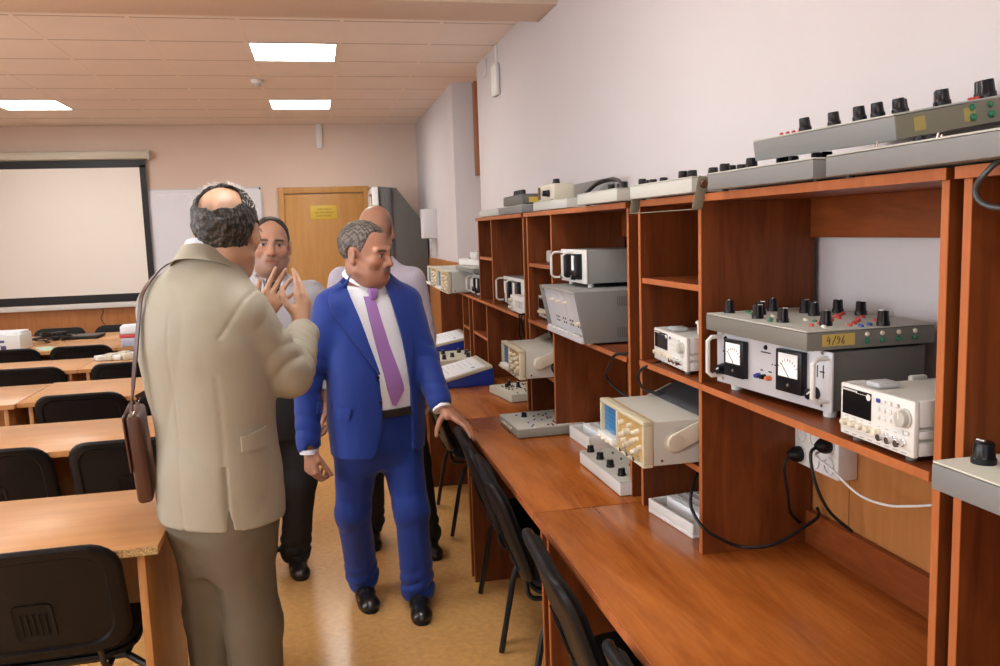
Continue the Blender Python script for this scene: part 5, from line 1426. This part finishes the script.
    MB().prism([tuple(np.array([.201*math.cos(a), -.008+.1575*math.sin(a)])) for a in np.linspace(0, 2*PI, 40, endpoint=False)], 'z', .868-base[2], .900-base[2], M=Matrix(M.tolist()).to_4x4()).build('belt', M_SHOE, t)
    shoe(t, base, (.112, 3.74), (.140, 3.540), FZ, M_SHOE); shoe(t, base, (.348, 3.572), (.340, 3.368), FZ, M_SHOE)
man_blue()

# =================================================================== the man in the beige suit (seen from behind)
def man_beige():
    o = V3(-.335, 2.63, 0); base = V3(-.335, 2.63, FZ); ph = math.radians(142); M = Rz(ph)
    L = lambda x, y, z: o+M@V3(x, y, 0)+V3(0, 0, z)
    t = thing('person', 'man in a beige suit seen from behind, gesturing with both raised hands', 'person', tuple(base))
    hc = at(227, 232, 2.66); hM = Rz(math.radians(172))@Rx(.14); hs = 1.10
    secs = [(.77, 0, 0, .198, .150), (.90, 0, 0, .202, .156), (1.05, 0, 0, .192, .148), (1.20, .004, .004, .200, .150), (1.34, .010, .010, .200, .150), (1.425, .012, .010, .176, .130), (1.485, .008, 0, .142, .108), (1.53, 0, -.015, .104, .090), (1.585, 0, -.03, .078, .076)]
    shR, shL = L(-.125, -.01, 1.395), L(.160, .0, 1.420)
    elR, wrR = at(288, 374, 2.62), at(302, 335, 2.83)
    elL, wrL = V3(-.365, 2.96, 1.14), at(257, 331, 2.97)
    hdR, hdL = at(301, 324, 2.86), at(260, 321, 2.985)
    body = head_prims(hc, hM, hs, jowl=.004)
    body += [RC(hc+hM@V3(0, .024, -.06)*hs, L(0, -.02, 1.50), .056, .064, .03), LO(thin(secs, .03, .03, .85, 1.50), o, M, .03)]
    for a, b, c in ((shR, elR, wrR), (shL, elL, wrL)): body += arms(a, b, c, (.045, .04, .029))
    body += [RC(wrR, hdR, .029, .027, .01), RC(wrL, hdL, .029, .027, .01)]
    body += hand_prims(hdR, V3(.10, .30, .95), V3(-.80, .55, -.05), V3(-.6, -.75, .1), 1.0, (4, 12, 20, 26), (8, 14, 20, 24), (8, 0, -5, -10), thumb=(.72, .68, .30), thumb_curl=26)
    body += hand_prims(hdL, V3(.50, .15, .86), V3(.35, -.92, .05), V3(-.85, -.2, .35), 1.02, (0, 2, 4, 2), (6, 8, 8, 6), (7, 0, -8, -26), thumb=(.55, .90, .10), thumb_curl=8)
    for sx in (-1, 1): body.append(RC(L(sx*.08, .01, .86), L(sx*.085, .01, .74), .05, .045, .02))
    body_obj(t, base, body, (hc, hM, hs), (.55, .33, .22), stubble_hair=.3)
    def cut(q):
        x, y, z = q.T; ax = np.abs(x)
        low = np.interp(y, [-.06, -.03, -.012, .0, .03, .06], [.06, .02, -.045, -.06, -.115, -.150])
        c1 = low-z
        ear = .031-np.sqrt((y-.012)**2+((z+.008)/1.25)**2)
        c1 = np.maximum(c1, np.where(ax > .06, ear, -1))
        bald = .050-np.sqrt(((x+.004)/1.28)**2+((y-.092)/1.2)**2+((z-.084)/1.0)**2)
        fr = -y-.050
        return np.maximum(np.maximum(c1, fr), bald+.010*noise3(q, 70, 12))
    ho = hair(t, base, hc, hM, hs, cut, (.008, .0075, .008), (.12, .115, .115), e=((0, .020, .030), (.086, .107, .096)), frac=.62, f=120, amp=.0032, v=.0026)
    r = random.Random(4); paths = []; paths2 = []
    T = lambda p: hc+hM@(np.array(p)*hs)
    for k in range(700):
        az = r.uniform(-1.0, 1.0)*PI; el = r.uniform(.25, 1.25)
        d = V3(math.sin(az)*math.cos(el), -math.cos(az)*math.cos(el)*.9, math.sin(el))
        p = V3(0, .02, .030)+d*V3(.085, .106, .095)
        if (p[0]/.062)**2+((p[1]-.092)/.075)**2+((p[2]-.080)/.050)**2 < 1.1: continue
        if r.random() > .25+.75*max(0, d[2]): continue
        tan = nrm(np.cross(d, [r.uniform(-1, 1), r.uniform(-1, 1), r.uniform(-.3, .3)]))
        ln = r.uniform(.008, .020); q1 = p+d*ln*.35+tan*ln*.5; q2 = p+d*ln*r.uniform(.3, .8)+tan*ln
        paths.append([T(p), T(q1), T(q2)])
    tubes('loose_grey_strands', paths, .0007, base, mat('grey_strand', (.80, .79, .78), .4), ho, 4)
    # glasses
    g = tubes('glasses', [[T((-.0835, .005, .012)), T((-.080, -.05, .012)), T((-.074, -.096, .010))], [T((.0835, .005, .012)), T((.080, -.05, .012)), T((.074, -.096, .010))], [T((-.010, -.113, .008)), T((0, -.116, .012)), T((.010, -.113, .008))]], .0016, base, mat('dark_bronze', (.06, .04, .03), .3, metal=.6), t)
    for sx in (-1, 1):
        rim = [T((sx*(.040+.030*math.cos(a)), -.104-.012*math.cos(a)*-1*.6, -.004+.021*math.sin(a))) for a in np.linspace(0, 2*PI, 20)]
        tubes('lens_rim', [rim], .0016, base, mat('dark_bronze', (.06, .04, .03), .3, metal=.6), g)
    nz = lambda P: .0040*noise3(P, 11, 21)+.0034*folds(P@Ry(.35), 11, 25)+.0014*folds(P@Rx(.9), 24, 28, .6)
    sl = [(.006, .055, .80, .28, .15), (.004, .08, .25, .25, .5)]; sl2 = [(.012, .052, .15, .30, .3), (.008, .045, .65, .35, .8)]
    jp = [LO(secs, o, M, .05)]
    jp += [RC(shR, elR, .084, .070, .018, wr=sl), RC(elR, wrR, .068, .052, .02, wr=sl2), RC(shL, elL, .078, .068, .045, wr=sl), RC(elL, wrL, .068, .052, .02, wr=sl2)]
    jp += [RC(L(-.06, -.01, 1.475), shR, .060, .070, .04), RC(L(.08, .0, 1.492), shL, .058, .066, .04)]
    jp += [RC(wrR, hdR+(hdR-wrR)*3, .040, .04, .001, True), RC(wrL, hdL+(hdL-wrL)*3, .040, .04, .001, True)]
    jp += [RC(L(0, -.035, 1.54), L(0, -.06, 1.70), .068, .085, .01, True)]
    # back seams and the two side vents
    def wr(P, d):
        q = (P-np.array([o[0], o[1], 0]))@M
        d = np.maximum(d+nz(P), .775-P[:, 2]-.0)
        d = np.where((q[:, 1] > 0) & (P[:, 2] < 1.42), d+.0022*np.exp(-(q[:, 0]/.004)**2), d)
        for sx in (-1, 1): d = np.where((q[:, 1] > -.02) & (P[:, 2] < 1.24), d+np.where(P[:, 2] < .97, .010, .0022)*np.exp(-((q[:, 0]-sx*.135)/.0055)**2), d)
        # armhole seams
        for s_, e_ in ((shR, elR), (shL, elL)):
            n_ = nrm(nrm(e_-s_)+M@V3(-1 if s_ is shR else 1, 0, 0)*1.1); u = (P-s_)@n_
            d = d+.0045*np.exp(-((u-.008)/.005)**2)*(np.linalg.norm(P-s_, axis=1) < .135)
        return d
    V, F = polygonize(jp, .0056, wr)
    bv = bvh_of(V, F)
    jk = to_obj('jacket', relax(V, F, 1, .35), F, M_TAN, t, base)
    collar(jk, base, L(0, -.024, 1.553), M@Rz(.2), .084, .086, .052, M_TAN, drop=.06, gap=.55, flare=.020, name='jacket_collar', tilt=.30, back_up=.006)
    collar(t, base, L(0, -.032, 1.572), M@Rz(.2), .074, .077, .042, M_SHIRTW, drop=.02, gap=.3, flare=.010, name='shirt_collar', tilt=.30, back_up=.01)
    dv = nrm(M@V3(1, -.35, 0)); ff = lambda l: [at(x, y, 2.48) for x, y in l]
    drape('pocket_flap', bv, ff([(237, 436), (274, 428)]), ff([(238, 451), (274, 447)]), dv, base, M_TAN, jk, off=.002, th=.007)
    for p, q, r_, e in ((wrR, hdR, .0385, elR), (wrL, hdL, .0385, elL)):
        d = nrm(p-e); MB().tube([tuple(p+d*.02-base), tuple(p+d*.042-base)], r_, 20).build('shirt_cuff', M_SHIRTW, t)
    hips = [L(-.074, .01, .80), L(.076, .01, .80)]; ank = [V3(-.265, 2.60, .055), V3(-.400, 2.74, .055)]; kn = [(hips[0]+ank[0])/2+V3(.01, .02, 0), (hips[1]+ank[1])/2+V3(0, .03, 0)]
    trousers(t, base, hips, kn, ank, o, M, M_TANT, secs=[(.60, 0, .005, .10, .075), (.67, 0, 0, .150, .112), (.74, 0, 0, .176, .132), (.88, 0, 0, .180, .138), (.95, 0, 0, .172, .135)], r=(.092, .086, .080), zf=FZ+.035, back_crease=True, hem=(.007, .07))
    shoe(t, base, (-.270, 2.60), (-.14, 2.75), FZ, M_SHOE); shoe(t, base, (-.405, 2.74), (-.285, 2.90), FZ, M_SHOE)
    # brown shoulder bag
    g = thing('shoulder_bag', 'brown leather shoulder bag hanging at the hip of the man in beige', 'bag', (-.556, 2.70, .845))
    ML = mat('brown_leather', (.085, .032, .018), .35, bump=.3, bscale=120); 
    Mb = Matrix.Rotation(math.radians(97), 4, 'Z')@Matrix.Rotation(math.radians(-4), 4, 'X')
    MB().box(-.115, .115, -.022, .022, 0, .265, M=Mb).build('body', ML, g, bevel=.014, seg=3)
    MB().box(-.118, .118, .0222, .028, .10, .268, M=Mb).build('flap', ML, g, bevel=.003)
    MB().box(-.02, .02, .0282, .034, .085, .14, M=Mb).build('buckle', M_CHROME, g, bevel=.002)
    for sx in (-1, 1): MB().tube([tuple(Mb@Vector((sx*.10, 0, .263))), tuple(Mb@Vector((sx*.10, .012, .285))), tuple(Mb@Vector((sx*.10, -.012, .285))), tuple(Mb@Vector((sx*.10, 0, .263)))], .0025, 6).build('ring', M_CHROME, g)
    gb = V3(-.556, 2.70, .845)
    e1 = np.array(Mb@Vector((-.10, 0, .283)))+gb; e2 = np.array(Mb@Vector((.10, 0, .283)))+gb
    want = [e1, at(136, 350, 2.57), at(139.5, 312, 2.60), at(142, 295, 2.63), at(150, 281, 2.66), at(161, 269, 2.70), at(172, 262, 2.78)]
    want2 = [at(172, 262, 2.78), L(.10, -.13, 1.42), L(.16, -.17, 1.25), e2]
    p = [np.array(v) for v in smoothpath([tuple(v) for v in want], 5)][:-1]+[np.array(v) for v in smoothpath([tuple(v) for v in want2], 5)]
    P2 = []
    for q in p:
        hit = bv.find_nearest(Vector(q))
        hp, hn = np.array(hit[0]), np.array(hit[1])
        if (q-hp)@hn < .004: q = hp+hn*.005
        P2.append(q)
    mb = MB(); vs = []; n = len(P2)
    for i, q in enumerate(P2):
        tt = nrm(P2[min(i+1, n-1)]-P2[max(i-1, 0)]); hit = bv.find_nearest(Vector(q)); hn = np.array(hit[1]); sd = nrm(np.cross(tt, hn)); up = nrm(np.cross(sd, tt))
        for a, b in ((-1, -1), (1, -1), (1, 1), (-1, 1)): vs.append(tuple(q+sd*a*.011+up*b*.0018-gb))
    fs = [(i*4+j, i*4+(j+1) % 4, i*4+4+(j+1) % 4, i*4+4+j) for i in range(n-1) for j in range(4)]+[(0, 1, 2, 3), (n*4-4, n*4-3, n*4-2, n*4-1)]
    mb.add(vs, fs).build('strap', mat('dark_strap', (.06, .022, .018), .4), g)
man_beige()

# =================================================================== the man in the grey shirt
def man_grey():
    o = V3(-.225, 4.12, 0); base = V3(-.225, 4.12, FZ); M = Rz(math.radians(8))
    L = lambda x, y, z: o+M@V3(x, y, 0)+V3(0, 0, z)
    t = thing('person', 'dark-haired man in a light grey shirt and black trousers, facing the camera', 'person', tuple(base))
    hc = at(270.5, 245, 4.08); hM = Rz(math.radians(5))@Rx(.0)@Ry(.07); hs = 1.09
    secs = [(.88, 0, 0, .185, .140), (1.0, 0, -.01, .190, .145), (1.15, 0, -.005, .195, .140), (1.28, 0, 0, .200, .130), (1.345, 0, 0, .190, .112), (1.395, 0, .005, .135, .092), (1.45, 0, .01, .075, .075)]
    shR, shL = L(-.180, 0, 1.335), L(.180, 0, 1.335)
    elR, elL = L(-.235, -.02, 1.07), L(.235, .03, 1.06); wrR, wrL = L(-.22, -.12, .85), L(.225, -.03, .82)
    body = head_prims(hc, hM, hs, jowl=.014, nose=1.15)
    body += [RC(hc+hM@V3(0, .022, -.06)*hs, L(0, .01, 1.38), .064, .072, .03), LO(thin(secs, .02, .02, .9, 1.40), o, M, .03)]
    for a, b, c, sd in ((shR, elR, wrR, -1), (shL, elL, wrL, 1)):
        body += arms(a, b, c, (.048, .042, .028)); f = nrm(c-b)
        body += hand_prims(c+f*.02, f, M@V3(-sd, .2, 0), M@V3(0, -1, 0), 1.0, (25, 28, 30, 32), (30, 32, 34, 36), thumb=(.4, .8, .3))
    for sx in (-1, 1): body.append(RC(L(sx*.08, .01, .88), L(sx*.085, .01, .76), .05, .045, .02))
    body_obj(t, base, body, (hc, hM, hs), (.46, .25, .17), beard=.30, brow=(.012, .009, .008))
    def cut(q):
        x, y, z = q.T; ax = np.abs(x)
        low = np.interp(y, [-.07, -.045, -.03, -.01, .0, .03, .06], [.085, .062, .03, -.020, -.03, -.045, -.085])
        c1 = low-z
        c1 = np.maximum(c1, np.where(ax > .06, .030-np.sqrt((y-.012)**2+((z+.008)/1.25)**2), -1))
        return np.maximum(c1, -y-.052+.012*np.exp(-(x/.03)**2)+np.maximum(.095-z, 0)*.35)
    hair(t, base, hc, hM, hs, cut, (.010, .008, .007), (.035, .028, .025), e=((0, .0155, .033), (.0795, .1015, .0885)), f=140)
    nz = lambda P: .003*noise3(P, 15, 31)+.0028*folds(P@Ry(.3), 14, 32)
    jp = [LO(secs, o, M, .04), RC(shR, elR, .072, .062, .04, wr=[(.004, .07, .7, .3, .1)]), RC(shL, elL, .072, .062, .04, wr=[(.004, .07, .7, .3, .1)]), RC(elR, wrR, .060, .046, .02), RC(elL, wrL, .060, .046, .02),
          RC(wrR, wrR+(wrR-elR), .040, .06, .001, True), RC(wrL, wrL+(wrL-elL), .040, .06, .001, True), RC(L(0, -.01, 1.42), L(0, -.03, 1.56), .066, .085, .01, True)]
    opening = [(-.012, 1.30), (-.05, 1.47), (.05, 1.47), (.012, 1.30)]
    bv, V, F = carve_jacket(jp, .0065, o, M, opening, .88, nz, depth=-.03)
    sh = to_obj('shirt', relax(V, F, 1), F, M_SHIRTG, t, base)
    uV, uF = polygonize([LO(thin(secs, .010, .010, 1.0), o, M, .03)], .008); to_obj('undershirt', uV, uF, M_TROUB, t, base)
    collar(sh, base, L(0, .0, 1.418), M, .072, .074, .046, M_SHIRTG, drop=.035, gap=.42, flare=.024, name='shirt_collar', tilt=.18, back_up=.012)
    dv = M@V3(0, 1, 0)
    A = lambda l: [L(x, -.15, z) for x, z in l]
    drape('placket', bv, A([(-.014, 1.30), (-.014, .95)]), A([(.014, 1.30), (.014, .95)]), dv, base, M_SHIRTG, sh, off=.001, th=.0025, nu=4)
    drape('chest_pocket', bv, A([(.065, 1.25), (.065, 1.11)]), A([(.155, 1.25), (.155, 1.11)]), dv, base, M_SHIRTG, sh, off=.001, th=.003)
    for z in (1.22, 1.13, 1.04):
        h = bv.ray_cast(Vector(L(0, -.4, z)), Vector(dv))[0]
        if h: MB().cyl(h-Vector(base)-Vector(dv)*.007, h-Vector(base)-Vector(dv)*.003, .0055, n=10).build('button', M_WHITE, sh)
    h = bv.ray_cast(Vector(L(.085, -.4, 1.22)), Vector(dv))[0]
    pen = tag(MB().cyl((0, 0, 0), (0, 0, .10), .006, n=8).box(-.003, .003, -.010, -.006, .05, .10).build('pen', M_BLACKP), 'dark pen clipped to the chest pocket of the grey shirt', 'pen')
    pen.location = h-Vector(dv)*.010-Vector((0, 0, .04))
    hips = [L(-.09, 0, .80), L(.09, 0, .80)]; ank = [V3(-.36, 4.22, .055), V3(-.195, 4.18, .055)]; kn = [(hips[0]+ank[0])/2+V3(0, -.03, 0), (hips[1]+ank[1])/2+V3(.012, -.03, 0)]
    trousers(t, base, hips, kn, ank, o, M, M_TROUB, secs=[(.66, 0, 0, .15, .11), (.76, 0, 0, .185, .135), (.88, 0, 0, .184, .138), (.92, 0, 0, .182, .136)], r=(.098, .080, .070), zf=FZ+.035)
    shoe(t, base, (-.36, 4.22), (-.40, 4.03), FZ, M_SHOE); shoe(t, base, (-.195, 4.19), (-.165, 3.99), FZ, M_SHOE)
man_grey()

# =================================================================== the bald man at the back
def man_lilac():
    o = V3(.297, 4.36, 0); base = V3(.297, 4.36, FZ); M = Rz(math.radians(2))
    L = lambda x, y, z: o+M@V3(x, y, 0)+V3(0, 0, z)
    t = thing('person', 'bald man in a lilac striped shirt, mostly hidden behind the man in blue', 'person', tuple(base))
    hc = at(375.5, 231, 4.34); hM = Rz(math.radians(-22))@Rx(.10); hs = 1.08
    secs = [(.88, 0, 0, .190, .140), (1.05, 0, -.01, .195, .150), (1.2, 0, -.005, .200, .145), (1.33, 0, 0, .205, .132), (1.395, 0, 0, .190, .112), (1.445, 0, .005, .13, .092), (1.50, 0, .01, .075, .075)]
    shR, shL = L(-.185, 0, 1.385), L(.172, 0, 1.378)
    elR, elL = L(-.24, -.02, 1.11), L(.226, .02, 1.08); wrR, wrL = L(-.22, -.10, .86), L(.222, -.06, .83)
    body = head_prims(hc, hM, hs, jowl=.010)
    body += [RC(hc+hM@V3(0, .022, -.06)*hs, L(0, .01, 1.43), .064, .072, .03), LO(thin(secs, .02, .02, .9, 1.45), o, M, .03)]
    for a, b, c, sd in ((shR, elR, wrR, -1), (shL, elL, wrL, 1)):
        body += arms(a, b, c, (.048, .042, .028)); f = nrm(c-b)
        body += hand_prims(c+f*.02, f, M@V3(-sd, .2, 0), M@V3(0, -1, 0), 1.0, (25, 28, 30, 32), (30, 32, 34, 36), thumb=(.4, .8, .3))
    for sx in (-1, 1): body.append(RC(L(sx*.08, .01, .88), L(sx*.085, .01, .76), .05, .045, .02))
    body_obj(t, base, body, (hc, hM, hs), (.50, .27, .18), stubble_hair=.55, brow=(.03, .02, .015))
    nz = lambda P: .003*noise3(P, 15, 41)+.0028*folds(P@Ry(-.3), 14, 42)
    wl = [(.005, .07, .75, .35, .1)]
    jp = [LO(secs, o, M, .04), RC(shR, elR, .074, .064, .04, wr=wl), RC(shL, elL, .068, .056, .04, wr=wl), RC(elR, wrR, .060, .048, .02, wr=wl), RC(elL, wrL, .056, .046, .02, wr=wl),
          RC(wrR, wrR+(wrR-elR), .040, .06, .001, True), RC(wrL, wrL+(wrL-elL), .040, .06, .001, True), RC(L(0, -.01, 1.47), L(0, -.03, 1.61), .066, .085, .01, True)]
    bv, V, F = carve_jacket(jp, .0065, o, M, None, .88, nz)
    sh = to_obj('shirt', relax(V, F, 1), F, M_SHIRTL, t, base)
    collar(sh, base, L(0, .0, 1.468), M, .072, .074, .046, M_SHIRTL, drop=.035, gap=.3, flare=.022, name='shirt_collar', tilt=.18, back_up=.012)
    A = lambda l: [L(x, -.15, z) for x, z in l]
    drape('placket', bv, A([(-.014, 1.40), (-.014, .95)]), A([(.014, 1.40), (.014, .95)]), M@V3(0, 1, 0), base, M_SHIRTL, sh, off=.001, th=.0025, nu=4)
    hips = [L(-.09, 0, .82), L(.09, 0, .82)]; ank = [V3(.195, 4.46, .055), V3(.47, 4.24, .055)]; kn = [(hips[0]+ank[0])/2+V3(0, -.03, 0), (hips[1]+ank[1])/2+V3(.0, -.04, 0)]
    trousers(t, base, hips, kn, ank, o, M, M_TROUB, secs=[(.68, 0, 0, .15, .11), (.78, 0, 0, .185, .135), (.88, 0, 0, .184, .138), (.93, 0, 0, .182, .136)], r=(.098, .080, .070), zf=FZ+.035)
    shoe(t, base, (.195, 4.46), (.195, 4.265), FZ, M_SHOE); shoe(t, base, (.47, 4.25), (.495, 4.05), FZ, M_SHOE)
man_lilac()
